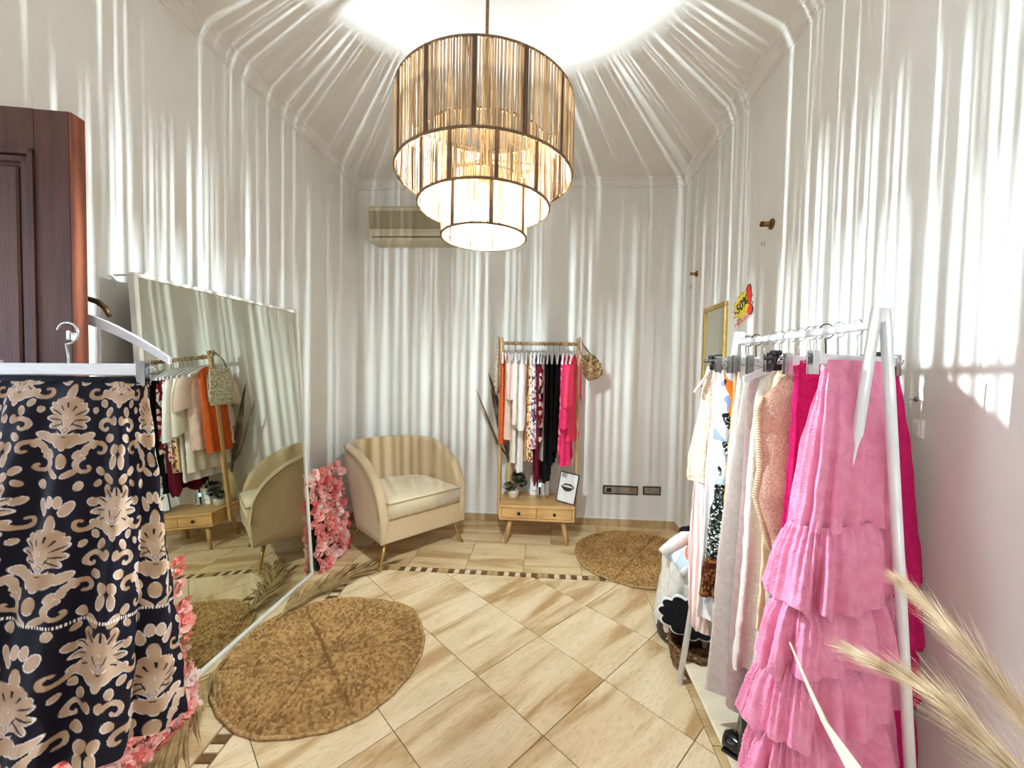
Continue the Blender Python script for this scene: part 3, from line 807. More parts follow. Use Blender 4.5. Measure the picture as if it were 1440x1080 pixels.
# ================================================================== GARMENTS
def tube_cloth(name, prof, mat, parent, nf=5, amp=.01, seed=0, na=96, nz=30, mode='flat', sq=.8, hemwave=.0, wrinkle=.002, col=None, power=1.5, double=False):
    """hanging cloth: closed flattened tube; prof rows (z, centre_u, half_u, half_t[, centre_t])"""
    rr = np.random.default_rng(seed)
    s = np.linspace(0, 1, nz)
    L_ = lerp_prof(prof, s)
    a = (np.arange(na)*2*PI/na)[None, :]
    ca, sa = np.cos(a), np.sin(a)
    ca = np.sign(ca)*np.abs(ca)**sq; sa = np.sign(sa)*np.abs(sa)**sq
    z, cu_, hu, ht = (L_[:, i][:, None] for i in range(4))
    ct = L_[:, 4][:, None] if L_.shape[1] > 4 else 0
    A = amp*(s[:, None]**power+.06)
    p1, p2, p3 = rr.uniform(0, 6, 3)
    if mode == 'flat':
        f = np.sin(ca*nf*PI/2*1.6+p1+.5*np.sin(s[:, None]*3+p2))+.5*np.sin(ca*nf*PI*1.3+p2)
        t = ht*sa+A*f; u = cu_+hu*ca*(1+.02*np.sin(s[:, None]*9+p3))
    else:
        f = np.sin(nf*a+p1+.6*np.sin(s[:, None]*2.5+p2)+.8*np.sin(a*2+p3))+.45*np.sin(nf*2*a+p3+s[:, None]*1.2)
        u = cu_+(hu+A*f)*ca; t = (ht+A*f)*sa
    u = u+wrinkle*np.sin(z*70+a*3+p1)*s[:, None]; t = t+wrinkle*np.sin(z*55+a*5+p2)
    zz_ = z+hemwave*np.sin(a*nf+p1)*s[:, None]**3+0*a
    P = np.stack([u+0*a, t+ct, zz_], -1)
    return grid(name, P, mat, parent, closed=True, col=col), P
def sleeves(t, mat, xs, z0, length, out, r=.05, flat=.35, seed=0, flare=1.1):
    for sx in (-1, 1):
        p = [(sx*(xs-.02), 0, z0), (sx*(xs+out*.4), 0, z0-length*.3), (sx*(xs+out*.8), 0, z0-length*.65), (sx*(xs+out), 0, z0-length)]
        n = 10; K = 8; mb = MB()
        vs = []
        for i in range(K):
            f = i/(K-1)*(len(p)-1); j = min(int(f), len(p)-2); c = Vector(p[j]).lerp(Vector(p[j+1]), f-j)
            rad = r*(1.15-.15*i/K)*(1+(flare-1)*(i/K)**2)
            for k in range(n):
                a = 2*PI*k/n
                vs.append((c.x+rad*math.cos(a), c.y+rad*flat*math.sin(a)+.004*math.sin(i*1.7+k+seed), c.z+.25*rad*math.cos(a)*-sx))
        fs = [(i*n+k, i*n+(k+1) % n, (i+1)*n+(k+1) % n, (i+1)*n+k) for i in range(K-1) for k in range(n)]
        mb.add(vs, fs).build('sleeve', mat, t, True)
def top_prof(L_, hw=.19, hem=None, ht=.02, hemt=None):
    hem = hem or hw; hemt = hemt or ht
    return [(-.085, 0, .055, .010), (-.10, 0, .085, .013), (-.125, 0, .135, .015), (-.150, 0, hw-.01, .016), (-.19, 0, hw, ht), (-.085-L_*.5, 0, (hw+hem)/2, (ht+hemt)/2), (-.085-L_, 0, hem, hemt)]

# ------------------------------------------------------------------ BACK RACK (wood, two drawers)
RZL, RY_ = 1.552, 3.20
rack = thing('drawer_clothes_rack', 'light wooden clothes rail over a two drawer box on tapered legs at the back wall', 'clothes rack', (-.065, 3.22, 0))
bx0, bx1, by0, by1, bz0, bz1 = -.288, .29, -.185, .16, .185, .302
k = MB()
k.bbox(bx0, by0, bz1-.02, bx1, by1, bz1, .003); k.bbox(bx0, by0, bz0, bx1, by1, bz0+.016, .003)
k.bbox(bx0, by0, bz0+.016, bx0+.017, by1, bz1-.02, .001); k.bbox(bx1-.017, by0, bz0+.016, bx1, by1, bz1-.02, .001); k.box(bx0+.017, by1-.012, bz0+.016, bx1-.017, by1, bz1-.02)
k.box(bx0+.017, by0+.02, bz0+.016, bx1-.017, by0+.03, bz1-.02)
k.build('drawer_box', M['oak'], rack)
mx = (bx0+bx1)/2
for a, b_ in ((bx0+.019, mx-.002), (mx+.002, bx1-.019)):
    dr = MB().bbox(a, by0+.003, bz0+.019, b_, by0+.02, bz1-.023, .002).build('drawer', M['oak'], rack)
    MB().lathe([(0, .018), (.011, .017), (.013, .012), (.008, .004), (.007, 0)], 14, T((a+b_)/2, by0+.003, (bz0+bz1)/2) @ RX(PI/2), cap=False).build('knob', M['black'], dr, True)
for sx in (-1, 1):
    for y0, y1 in ((by0+.05, by0+.015), (by1-.05, by1-.015)):
        MB().tube([(mx+sx*.205, y0, bz0), (mx+sx*.235, y1, 0)], [.021, .011], 12).build('leg', M['oakv'], rack, True)
for px in (bx0-.022, bx1+.012):
    MB().bbox(px-.012, -.04, .17, px+.012, 0.0, 1.595, .004).build('post', M['oakv'], rack)
    MB().bbox(px-.012, -.045, 1.56, px+.012, .02, 1.60, .004).build('post_cap', M['oakv'], rack)
r_ = MB()
r_.tube([(bx0-.012, -.02, RZL), (bx1+.002, -.02, RZL)], .011, 10)
r_.build('rail', M['oakv'], rack, True)
hx = []
for i in range(260):                                              # cord wound round the rail
    s = i/259; a = s*2*PI*32
    hx.append((bx0-.005+s*(bx1-bx0), -.02+.0125*math.cos(a), RZL+.0125*math.sin(a)))
MB().tube(hx, .0045, 5).build('rail_wrapping', M['rope'], rack, True)
RAILY = 3.20
WHG = wood_hanger(.195)
BG = 'white hangers on the wooden rail'
def back(px, rz, nm_, label, cat, hlabel):
    """rz turns the hanger a little about the rail; the garment follows"""
    loc = (px, RAILY, RZL)
    place(WHG, loc, rz, hlabel, BG)
    return thing(nm_, label, cat, loc, rz, 'clothes on the wooden rail')
R90 = -PI/2
F = {}
F['orange'] = fabric('rust_cotton', (212, 96, 40), (196, 82, 32))
F['peach'] = fabric('peach_cotton', (248, 220, 206), (242, 206, 190))
F['cream'] = fabric('cream_cotton', (238, 228, 212), (228, 216, 198))
F['white'] = fabric('white_cotton', (240, 236, 230), (230, 224, 218))
F['tan'] = fabric('tan_linen', (206, 164, 112), (190, 146, 96))
F['floral_y'] = printed('yellow_floral_print', [(226, 190, 130), (236, 214, 180), (226, 190, 130), (150, 60, 60), (240, 226, 210), (90, 60, 60), (214, 160, 110)], 70)
F['floral_b'] = printed('grey_floral_print', [(110, 106, 130), (236, 230, 226), (60, 56, 76), (200, 190, 190), (170, 60, 80), (236, 230, 226)], 60)
F['maroon'] = fabric('maroon_jersey', (116, 26, 44), (96, 18, 34))
F['maroon_w'] = printed('maroon_white_print', [(130, 28, 44), (236, 226, 214), (130, 28, 44), (230, 216, 204), (40, 26, 30)], 26)
F['greycream'] = fabric('stone_crepe', (200, 190, 172), (186, 176, 158))
F['black'] = fabric('black_crepe', (26, 25, 27), (18, 17, 19))
F['pinkprint'] = printed('pink_red_print', [(226, 50, 100), (230, 214, 206), (190, 40, 70), (226, 50, 100), (236, 120, 140)], 45)
F['pink'] = fabric('hot_pink_cotton', (240, 62, 116), (226, 46, 100))
F['coral'] = fabric('coral_pink_cotton', (240, 74, 104), (228, 58, 90))
g = back(-.362, R90+.10, 'sleeveless_top', 'rust orange sleeveless top at the left end of the wooden rail', 'top', 'white hanger inside the rust orange top')
tube_cloth('bodice', top_prof(.70, .115, .12, .016), F['orange'], g, 4, .008, 1)
g = back(-.318, R90+.16, 'blouse', 'peach short sleeved blouse near the left end of the wooden rail', 'blouse', 'white hanger inside the peach blouse')
tube_cloth('bodice', top_prof(.66, .185, .19, .028), F['peach'], g, 5, .010, 2); sleeves(g, F['peach'], .18, -.15, .26, .05, .07, .38, 1, 1.2)
g = back(-.262, R90+.10, 'long_shirt', 'cream long shirt hanging beside the peach blouse', 'shirt', 'white hanger inside the cream long shirt')
tube_cloth('bodice', top_prof(.83, .185, .20, .024), F['cream'], g, 5, .010, 3); sleeves(g, F['cream'], .18, -.15, .45, .05, .055, .4, 2)
g = back(-.212, R90+.08, 'tunic', 'long white tunic with wide sleeves, lowest of the pale clothes on the wooden rail', 'tunic', 'white hanger inside the long white tunic')
tube_cloth('bodice', top_prof(.90, .185, .21, .026), F['white'], g, 5, .012, 4); sleeves(g, F['white'], .18, -.15, .48, .06, .07, .38, 3, 1.3)
g = back(-.172, R90+.03, 'linen_dress', 'narrow tan linen dress between the white tunic and the yellow floral dress', 'dress', 'white hanger inside the tan linen dress')
tube_cloth('bodice', top_prof(.82, .16, .19, .012), F['tan'], g, 4, .006, 5)
g = back(-.136, R90+.02, 'floral_dress', 'yellow and rust floral dress near the middle of the wooden rail', 'dress', 'white hanger inside the yellow floral dress')
tube_cloth('bodice', top_prof(.82, .17, .21, .022), F['floral_y'], g, 5, .012, 6)
g = back(-.104, R90-.02, 'floral_blouse', 'grey and white floral blouse right of the yellow floral dress', 'blouse', 'white hanger inside the grey floral blouse')
tube_cloth('bodice', top_prof(.72, .18, .21, .022), F['floral_b'], g, 5, .012, 7)
g = back(-.072, R90-.02, 'jersey_dress', 'plain maroon dress with a ragged low hem', 'dress', 'white hanger inside the plain maroon dress')
tube_cloth('bodice', top_prof(.97, .16, .19, .016), F['maroon'], g, 5, .012, 8, hemwave=.05)
g = back(-.050, R90-.03, 'print_blouse', 'maroon and white printed blouse beside the black clothes', 'blouse', 'white hanger inside the maroon and white printed blouse')
tube_cloth('bodice', top_prof(.66, .18, .22, .022), F['maroon_w'], g, 4, .014, 9)
g = back(-.030, R90-.03, 'crepe_trousers', 'stone coloured crepe trousers hanging below the maroon prints', 'trousers', 'white hanger holding the stone coloured trousers')
tube_cloth('trouser_leg', [(-.10, 0, .14, .010), (-.5, 0, .17, .014), (-.90, 0, .17, .016)], F['greycream'], g, 4, .008, 10)
for i, (px, L_, lb) in enumerate(((.000, .98, 'longest black dress on the wooden rail, reaching almost to the white device'), (.040, .84, 'black dress in the middle of the three black ones on the wooden rail'), (.085, .74, 'black blouse next to the pink clothes on the wooden rail'))):
    g = back(px, R90-.04-.03*i, ('black_dress', 'black_dress', 'black_blouse')[i], lb, ('dress', 'dress', 'blouse')[i], 'white hanger inside the '+('longest black dress', 'middle black dress', 'black blouse')[i])
    tube_cloth('bodice', top_prof(L_, .15+.01*i, .19, .022), F['black'], g, 5, .012, 11+i)
g = back(.120, R90-.08, 'print_blouse', 'red and pink printed blouse between the black and the pink clothes', 'blouse', 'white hanger inside the red and pink printed blouse')
tube_cloth('bodice', top_prof(.76, .17, .2, .020), F['pinkprint'], g, 5, .012, 15)
g = back(.155, R90-.12, 'pink_dress', 'hot pink long sleeved dress on the wooden rail', 'dress', 'white hanger inside the hot pink dress')
tube_cloth('bodice', top_prof(.84, .185, .22, .030), F['pink'], g, 6, .016, 16); sleeves(g, F['pink'], .18, -.15, .46, .06, .07, .4, 4, 1.3)
g = back(.200, R90-.20, 'coral_blouse', 'coral pink blouse at the right end of the wooden rail', 'blouse', 'white hanger inside the coral pink blouse')
tube_cloth('bodice', top_prof(.66, .185, .20, .028), F['coral'], g, 5, .014, 17); sleeves(g, F['coral'], .18, -.15, .30, .07, .08, .4, 5, 1.3)

# bags on the posts
M['crochet'] = pm('cream_crochet', (234, 224, 202), (170, 152, 122), scale=70, rough=.9, tex='VORONOI', lo=.35, hi=.75, bump=.5, bscale=140)
M['raffia'] = pm('brown_cream_raffia', (206, 178, 128), (110, 78, 48), scale=60, rough=.9, tex='VORONOI', lo=.15, hi=.75, bump=.6, bscale=120)
bag = thing('crochet_bag', 'cream crochet shoulder bag hanging on the left post of the wooden rail', 'bag', (-.402, 3.245, 1.555))
tube_cloth('bag_body', [(-.10, 0, .10, .012), (-.15, 0, .12, .020), (-.35, 0, .148, .022), (-.41, 0, .146, .004)], M['crochet'], bag, 3, .002, 1, mode='flat').__class__
bag.rotation_euler = (0, 0, PI/2)
net = MB()
for k_ in range(9):
    for sg in (-1, 1):
        net.tube([(-.11+.0275*k_, -.024, -.15), (max(-.125, min(.125, -.11+.0275*k_+sg*.10)), -.026, -.37)], .0028, 5)
o = net.build('net_cords', M['crochet'], bag, True); o['kind'] = 'stuff'
MB().tube([(-.085, 0, -.11), (-.085, 0, -.02), (-.045, .0, .045), (.05, 0, -.03), (.085, 0, -.11)], .007, 8).build('bag_strap', M['crochet'], bag, True)
pouch = thing('raffia_pouch', 'tilted brown and cream raffia pouch hanging on the right post of the wooden rail', 'bag', (.245, 3.15, 1.57), 0)
pm_ = RY(-.42)
pb = MB(); n = 18
lay = [(.0, .035, .012), (-.03, .060, .022), (-.10, .075, .032), (-.16, .075, .030), (-.195, .062, .018), (-.205, .03, .006)]
vs = [pm_ @ Vector((hu*math.cos(2*PI*j/n), ht*math.sin(2*PI*j/n)+.004*math.sin(j*5+i), z-.11)) for i, (z, hu, ht) in enumerate(lay) for j in range(n)]
pb.add(vs, [(i*n+j, (i+1)*n+j, (i+1)*n+(j+1) % n, i*n+(j+1) % n) for i in range(len(lay)-1) for j in range(n)]+[tuple(range(n)), tuple((len(lay)-1)*n+j for j in range(n))[::-1]])
pbo = pb.build('pouch_body', M['raffia'], pouch, True)
kn = MB(); rr = random.Random(4)
for i in range(90):                                               # knotted raffia tufts
    j = rr.uniform(0, 2*PI); z = rr.uniform(-.19, -.02); k_ = .075*math.sin(min(1, max(.15, (z+.21)/.21))*PI*.85+.25)
    kn.ball(pm_ @ Vector((k_*math.cos(j), .034*math.sin(j), z-.11)), .0085, 6, 4)
o = kn.build('raffia_knots', M['raffia'], pouch, True); o['kind'] = 'stuff'
MB().tube([pm_ @ Vector((-.03, 0, -.115)), (-.015, 0, -.04), (0, 0, .035), (.02, 0, -.02), pm_ @ Vector((.03, 0, -.115))], .006, 8).build('pouch_strap', M['rope'], pouch, True)

# things on the drawer box
TOPZ = .302
pl = thing('bonsai_plant', 'small dark green artificial bonsai in a white pot on the drawer box', 'plant', (-.262, 3.24, TOPZ))
MB().lathe([(0, 0), (.034, 0), (.042, .012), (.045, .035), (.044, .06), (.038, .062), (.036, .05), (0, .05)], 20, cap=False).build('pot', pm('white_stone_pot', (222, 212, 192), (200, 188, 166), scale=40, rough=.8), pl, True)
MB().tube([(0, 0, .05), (.008, 0, .08), (.025, 0, .11), (.04, .0, .13)], [.007, .006, .005, .004], 8).build('trunk', M['palmdark'], pl, True)
lg = MB(); rr = random.Random(2)
for c, r_, n_ in (((.035, 0, .165), .062, 240), ((-.035, -.02, .095), .045, 150), ((.07, .01, .115), .038, 110)):
    for i in range(n_):
        dvec = Vector((rr.gauss(0, 1), rr.gauss(0, 1), rr.gauss(0, 1))).normalized(); p = Vector(c)+Vector((dvec.x*r_, dvec.y*r_*.8, dvec.z*r_*.62))*rr.uniform(.55, 1)
        s_ = Vector((-dvec.y, dvec.x, .2)).normalized()*.006; tip = dvec*.016
        lg.add([p-s_, p+s_, p+tip+s_*.4, p+tip-s_*.4, p+tip*.5+dvec.cross(s_)*.4], [(0, 1, 4), (1, 2, 4), (2, 3, 4), (3, 0, 4)])
o = lg.build('foliage', pm('dark_bonsai_leaf', (40, 62, 40), (22, 38, 26), scale=40, rough=.6), pl); o['kind'] = 'stuff'
vs_ = thing('ceramic_vase', 'pale yellow round vase on the drawer box behind the bonsai', 'vase', (-.285, 3.335, TOPZ))
MB().lathe([(0, 0), (.03, 0), (.047, .05), (.056, .13), (.05, .20), (.034, .25), (.024, .275), (.03, .29), (.025, .285), (.02, .26), (0, .1)], 24, cap=False).build('vase_body', pm('ochre_ceramic', (222, 200, 142), (206, 180, 120), scale=12, rough=.5), vs_, True)
def blade_leaf(name, label, cat, p0, pts, wid, mat, group=None):
    t = thing(name, label, cat, p0, 0, group); P0 = Vector(p0)
    n = len(pts); vs = []
    for i, p in enumerate(pts):
        q = Vector(p)-P0; d = (Vector(pts[min(i+1, n-1)])-Vector(pts[max(0, i-1)])).normalized()
        sd = d.cross(Vector((0, 1, 0))); sd = sd.normalized() if sd.length > .01 else Vector((1, 0, 0))
        ww = wid[i]; nr = sd.cross(d).normalized()*.0025
        vs += [q-sd*ww, q-nr, q+sd*ww, q+nr]
    fs = [(i*4+k, i*4+(k+1) % 4, (i+1)*4+(k+1) % 4, (i+1)*4+k) for i in range(n-1) for k in range(4)]+[(0, 1, 2, 3)[::-1], tuple((n-1)*4+k for k in range(4))]
    MB().add(vs, fs).build('leaf_blade', mat, t, False)
    return t
for lb, pts, wd in (('long dark dried leaf leaning out left of the wooden rail, lowest', [(-.285, 3.335, .45), (-.33, 3.34, .62), (-.41, 3.345, .72), (-.50, 3.35, .93), (-.60, 3.35, 1.165)], [.004, .008, .012, .010, .002]),
                    ('dark dried leaf rising behind the left post of the wooden rail', [(-.287, 3.345, .45), (-.33, 3.36, .65), (-.40, 3.375, .85), (-.45, 3.38, 1.06), (-.48, 3.38, 1.18)], [.005, .012, .018, .014, .003]),
                    ('dried olive leaf tip standing highest left of the wooden rail', [(-.28, 3.35, .45), (-.34, 3.38, .8), (-.42, 3.39, 1.05), (-.475, 3.39, 1.22), (-.505, 3.39, 1.31)], [.005, .010, .016, .012, .002])):
    blade_leaf('dried_leaf', lb, 'dried leaf', pts[0], pts, wd, M['palmdark'], 'dried leaves in the ochre vase')
dev = thing('router_box', 'white upright electronic box with a glowing blue indicator on the drawer box', 'device', (-.05, 3.33, TOPZ))
MB().bbox(-.078, -.03, 0, .078, .03, .175, .004).build('casing', M['white'], dev)
MB().box(-.004, -.0325, .008, .010, -.029, .165).build('dark_strip', M['black'], dev)
MB().box(-.0045, -.0345, .075, .0105, -.032, .105).build('indicator_light', emis('cyan_led', (120, 225, 245), 3), dev)
MB().box(.043, -.0325, .02, .047, -.029, .10).build('slot', M['platedark'], dev)
MB().box(-.062, -.0312, .038, -.024, -.029, .043).build('printed_mark', M['plate'], dev)
# framed lips print
fr = thing('framed_print', 'tilted white print of dark lips in a thin black frame on the drawer box', 'picture', (.152, 3.115, TOPZ+.001), .0)
fm = RZ(-.42) @ RX(-.16) @ RY(.0)
FW, FH = .155, .235
fm2 = fm @ RY(.10)
fm2 = T(0, 0, .008) @ fm2
MB().box(-FW/2+.004, .004, .004, FW/2-.004, .012, FH-.004, fm2).build('print_sheet', M['white'], fr)
for b_ in ((-FW/2, 0, FW/2, .006), (-FW/2, FH-.006, FW/2, FH), (-FW/2, .006, -FW/2+.005, FH-.006), (FW/2-.005, .006, FW/2, FH-.006)):
    MB().box(b_[0], 0, b_[1], b_[2], .016, b_[3], fm2).build('frame_bar', M['black'], fr)
lp = MB()
def lip(xs, up, lo):
    n = len(xs)
    vs = [fm2 @ Vector((x, .0015, z)) for x, z in zip(xs, up)]+[fm2 @ Vector((x, .0015, z)) for x, z in zip(xs, lo)]
    vs += [fm2 @ Vector((x, .0042, z)) for x, z in zip(xs, up)]+[fm2 @ Vector((x, .0042, z)) for x, z in zip(xs, lo)]
    lp.add(vs, [(i, n+i, n+i+1, i+1) for i in range(n-1)])
xs = [-.055+.11*i/16 for i in range(17)]; q_ = [x/.055 for x in xs]; zc = .128
lip(xs, [zc+.027*(1-abs(q)**1.6)*(1-.28*math.exp(-(q*6)**2))+.004*q for q in q_], [zc+.009*(1-q*q)*(1+.15*math.cos(q*18))-.002*(q*q) for q in q_])
lip(xs, [zc-.007*(1-q*q)*(1+.2*math.cos(q*21))-.002*q*q for q in q_], [zc-.036*(1-abs(q)**2.2)-.002+.004*q for q in q_])
lp.build('lips_print', pm('smudged_black_ink', (34, 28, 28), (90, 80, 78), scale=90, rough=.7, lo=.45, hi=.75), fr)

# ================================================================== WALL FITTINGS
def socket(label, x0, x1, z0, z1, mods):
    t = thing('socket_panel', label, 'socket', ((x0+x1)/2, YB, (z0+z1)/2), 0, 'dark framed sockets on the back wall')
    w2, h2 = (x1-x0)/2, (z1-z0)/2
    MB().bbox(-w2, -.010, -h2, w2, 0, h2, .003).build('frame', M['platedark'], t)
    MB().box(-w2+.012, -.0115, -h2+.012, w2-.012, -.008, h2-.012).build('plate', M['plate'], t)
    for xx, kd in mods:
        if kd == 'round': MB().lathe([(.019, .004), (.019, .0), (.015, -.003), (0, -.003)], 18, T(xx, -.0112, 0) @ RX(PI/2), cap=False).build('socket_well', M['black'], t, True)
        elif kd == 'square': MB().bbox(xx-.020, -.0135, -.017, xx+.020, -.011, .017, .002).build('switch_rocker', M['black'], t)
        else: MB().lathe([(.0055, .002), (0, .002)], 10, T(xx, -.0112, kd) @ RX(PI/2), cap=False).build('jack', M['black'], t)
socket('long dark socket panel with four modules low on the back wall', .497, .797, .280, .358, [(-.098, 'square'), (-.032, 'round'), (.036, 'round'), (.104, 'round')])
socket('short dark socket panel beside the long one low on the back wall', .838, .990, .286, .362, [(-.03, .012), (.035, -.012)])
def peg(label, y, z, s=1.):
    t = thing('wall_peg', label, 'hook', (XR, y, z), 0, 'brass pegs on the right wall')
    m = RY(-PI/2)
    MB().lathe([(0, 0), (.027*s, 0), (.027*s, .006), (.022*s, .010), (.013*s, .011)], 20, m, cap=False).build('flange', M['brass'], t, True)
    MB().lathe([(.013*s, .010), (.013*s, .054*s), (.0, .054*s)], 16, m, cap=False).build('peg_stub', M['brass'], t, True)
    MB().lathe([(.0135*s, .046*s), (.0135*s, .0555*s), (.0, .0555*s)], 16, m, cap=False).build('stub_end', M['bronze'], t, True)
    return t
peg('round brass peg higher on the right wall, nearer the viewer', 2.14, 2.105, 1.)
peg('round brass peg on the right wall close to the back corner', 3.17, 2.10, .85)
rr = random.Random(9)
for (cy, cz) in ((2.21, 2.03), (3.30, 2.045)):
    for k_ in range(4):
        yy, zz2, s_ = cy+rr.uniform(-.025, .025), cz+rr.uniform(-.03, .03), rr.uniform(.003, .008)
        pts = [(s_*math.cos(a)*rr.uniform(.6, 1.2), 1.5*s_*math.sin(a)*rr.uniform(.6, 1.2)) for a in [i*PI/4 for i in range(8)]]
        o = MB().prism(pts, 0, .0012, T(XR+.0002, yy, zz2) @ RY(-PI/2) @ RZ(PI/2)).build('plaster_chip', M['plate'], wall_right)
gf = thing('gold_mirror', 'small gold framed wall mirror on the right wall behind the hanging clothes', 'mirror', (XR, 2.60, 1.24))
GW, GH = .36, .56
MB().box(-.012, .02, .02, -.004, GW-.02, GH-.02).build('mirror_pane', M['mirror'], gf)
for b_ in ((0, 0, GW, .03), (0, GH-.03, GW, GH), (0, .03, .03, GH-.03), (GW-.03, .03, GW, GH-.03)):
    MB().bbox(-.022, b_[0], b_[1], 0, b_[2], b_[3], .004).build('frame_bar', M['goldframe'], gf)
sw = thing('light_switch', 'small white light switch on the right wall beside the magenta skirt', 'switch', (XR, 1.275, 1.187))
MB().bbox(-.010, -.018, -.028, 0, .018, .028, .003).build('switch_plate', M['white'], sw); MB().bbox(-.013, -.011, -.02, -.009, .011, .02, .002).build('rocker', M['white'], sw)
hk = thing('wire_hook', 'thin silver wire hook on the right wall above the switch', 'hook', (XR, 1.29, 1.275))
MB().tube([(0, 0, 0), (-.02, 0, -.002), (-.03, -.03, .004), (-.026, -.05, -.004)], .0022, 6).build('hook_wire', M['steel'], hk, True)
MB().lathe([(0, .003), (.008, .003), (.008, 0)], 12, RY(-PI/2), cap=False).build('hook_base', M['steel'], hk)

# sale sign
sg = thing('sale_sign', 'yellow starburst sale sign reading -50% with a red exclamation mark on the right wall', 'sign', (XR-.002, 2.405, 1.725))
# local sign plane: a -> towards viewer (-y), b -> up, thickness towards -x
SM = Matrix(((0, 0, -1, 0), (-1, 0, 0, 0), (0, 1, 0, 0), (0, 0, 0, 1))) @ RZ(math.radians(16))
def flat(name, pts, z0, z1, mat, par=sg): return MB().prism(pts, z0, z1, SM).build(name, mat, par)
def burst(n, r1, r2, sx, sy, seed):
    q = random.Random(seed); out = []
    for i in range(n*2):
        a = PI*i/n+.1; r = (r1 if i % 2 == 0 else r2)*q.uniform(.92, 1.08); out.append((sx*r*math.cos(a), sy*r*math.sin(a)+.015))
    return out
bo = burst(13, .105, .078, 1.15, .82, 3)
flat('card', [(x*1.10, (y-.015)*1.10+.015) for x, y in bo], 0, .0015, pm('pale_pink_card', (246, 214, 200), (240, 200, 186), scale=20, rough=.5))
flat('burst_outline', [(x*1.04, (y-.015)*1.04+.015) for x, y in bo], .0015, .0022, M['black'])
flat('burst', [(x*.97, (y-.015)*.97+.015) for x, y in bo], .0022, .003, pm('sign_yellow', (252, 224, 60), (248, 214, 50), scale=20, rough=.45))
flat('banner', [(-.125, -.088), (.075, -.082), (.080, -.050), (-.120, -.056)], .0022, .0034, pm('pale_pink_banner', (248, 220, 206), (244, 210, 196), scale=20, rough=.5))
RED = pm('sign_red', (232, 40, 36), (220, 30, 30), scale=20, rough=.4)
ex = [(.062, .086), (.082, .098), (.106, .088), (.108, .06), (.096, .0), (.082, -.01), (.066, -.002), (.060, .05)]
flat('exclamation_outline', [((x-.085)*1.16+.085, (y-.045)*1.1+.045) for x, y in ex], .003, .004, M['black'])
flat('exclamation_bar', ex, .004, .0048, RED)
dot = [(.076+.024*math.cos(2*PI*i/18), -.045+.027*math.sin(2*PI*i/18)) for i in range(18)]
flat('exclamation_outline', [((x-.076)*1.18+.076, (y+.045)*1.18-.045) for x, y in dot], .0035, .0042, M['black'])
flat('exclamation_dot', dot, .0042, .005, RED)
def text_mesh(s, size, m, mat, par, name, bold=.0):
    cv = bpy.data.curves.new(name, 'FONT'); cv.body = s; cv.size = size; cv.extrude = .0004; cv.offset = bold; cv.align_x = 'CENTER'; cv.align_y = 'CENTER'
    o = bpy.data.objects.new('tmp', cv); C.objects.link(o)
    bpy.context.view_layer.update()
    me = bpy.data.meshes.new_from_object(o.evaluated_get(bpy.context.evaluated_depsgraph_get()))
    bpy.data.objects.remove(o); me.transform(m)
    me.materials.clear()
    return obj(name, me, mat, par)
text_mesh('-50%', .082, SM @ T(-.020, .018, .0036) @ RZ(.12), M['black'], sg, 'discount_text', .002)
rr = random.Random(12); ft = MB()
for i in range(9):                                                # unreadable red lettering of the banner
    x = -.108+i*.0185
    ft.box(x, -.078, .0034, x+.0035, -.060, .0042, SM)
    for z_ in rr.sample((-.078, -.071, -.0635), 2): ft.box(x, z_, .0034, x+.012, z_+.0035, .0042, SM)
    if rr.random() < .6: ft.box(x+.009, -.078, .0034, x+.0125, -.060, .0042, SM)
ft.build('banner_lettering', RED, sg)

# ================================================================== WHITE RACK (right)
NA_, FA_ = Vector((.842, 1.085, 1.500)), Vector((.795, 1.735, 1.500))
wr = thing('garment_rack', 'white metal A frame garment rack full of clothes along the right wall', 'clothes rack', (.82, 1.4, 0))
O = Vector((.82, 1.4, 0))
for ap, hw in ((NA_, .165), (FA_, .20)):
    for sx in (-1, 1):
        MB().tube([ap-O+Vector((sx*.010, 0, .012)), Vector((ap.x+sx*hw, ap.y+.004*sx, 0))-O], .0125, 12).build('leg', M['whitemetal'], wr, True)
    MB().bbox(ap.x-O.x-.022, ap.y-O.y-.010, ap.z-.022, ap.x-O.x+.022, ap.y-O.y+.010, ap.z+.016, .004).build('apex_bracket', M['whitemetal'], wr)
RD = (FA_-NA_).normalized()
RZ2 = 1.474
MB().tube([Vector((NA_.x, NA_.y, RZ2))-O, Vector((FA_.x, FA_.y, RZ2))-O], .0115, 12).build('rail', M['whitemetal'], wr, True)
MB().bbox(-.205, -.33, .075, .20, .345, .093, .003).build('shelf_board', M['creamboard'], wr)
def onrail(y):
    f = (y-NA_.y)/(FA_.y-NA_.y); return (NA_.x+(FA_.x-NA_.x)*f, y, RZ2)
CH = clip_hanger(.16); BH = clip_hanger(.15, M['blackplastic'], True); WH2 = wood_hanger(.20)
RGRP = 'hangers on the white rack'; GG = 'clothes on the white rack'
G = {}
G['lace'] = pm('cream_lace', (246, 232, 212), (222, 188, 152), scale=110, rough=.9, tex='VORONOI', lo=.3, hi=.8, bump=.5, bscale=200)
G['pinkstripe'] = striped('pink_white_stripe', (244, 238, 232), (236, 186, 178), 18, 'X')
G['white'] = fabric('white_linen', (240, 236, 232), (230, 224, 220))
G['orange'] = printed('orange_blue_print', [(226, 116, 36), (234, 134, 46), (60, 40, 40), (226, 116, 36), (240, 150, 60)], 30)
G['bluewhite'] = printed('blue_white_print', [(236, 236, 240), (160, 178, 214), (236, 236, 240), (190, 204, 226)], 24)
G['blackwhite'] = printed('black_white_print', [(20, 24, 22), (20, 24, 22), (26, 34, 30), (216, 220, 216), (20, 24, 22), (120, 126, 120)], 170)
G['brownfur'] = printed('brown_leopard_print', [(70, 34, 18), (110, 62, 32), (60, 26, 16), (140, 90, 50)], 110)
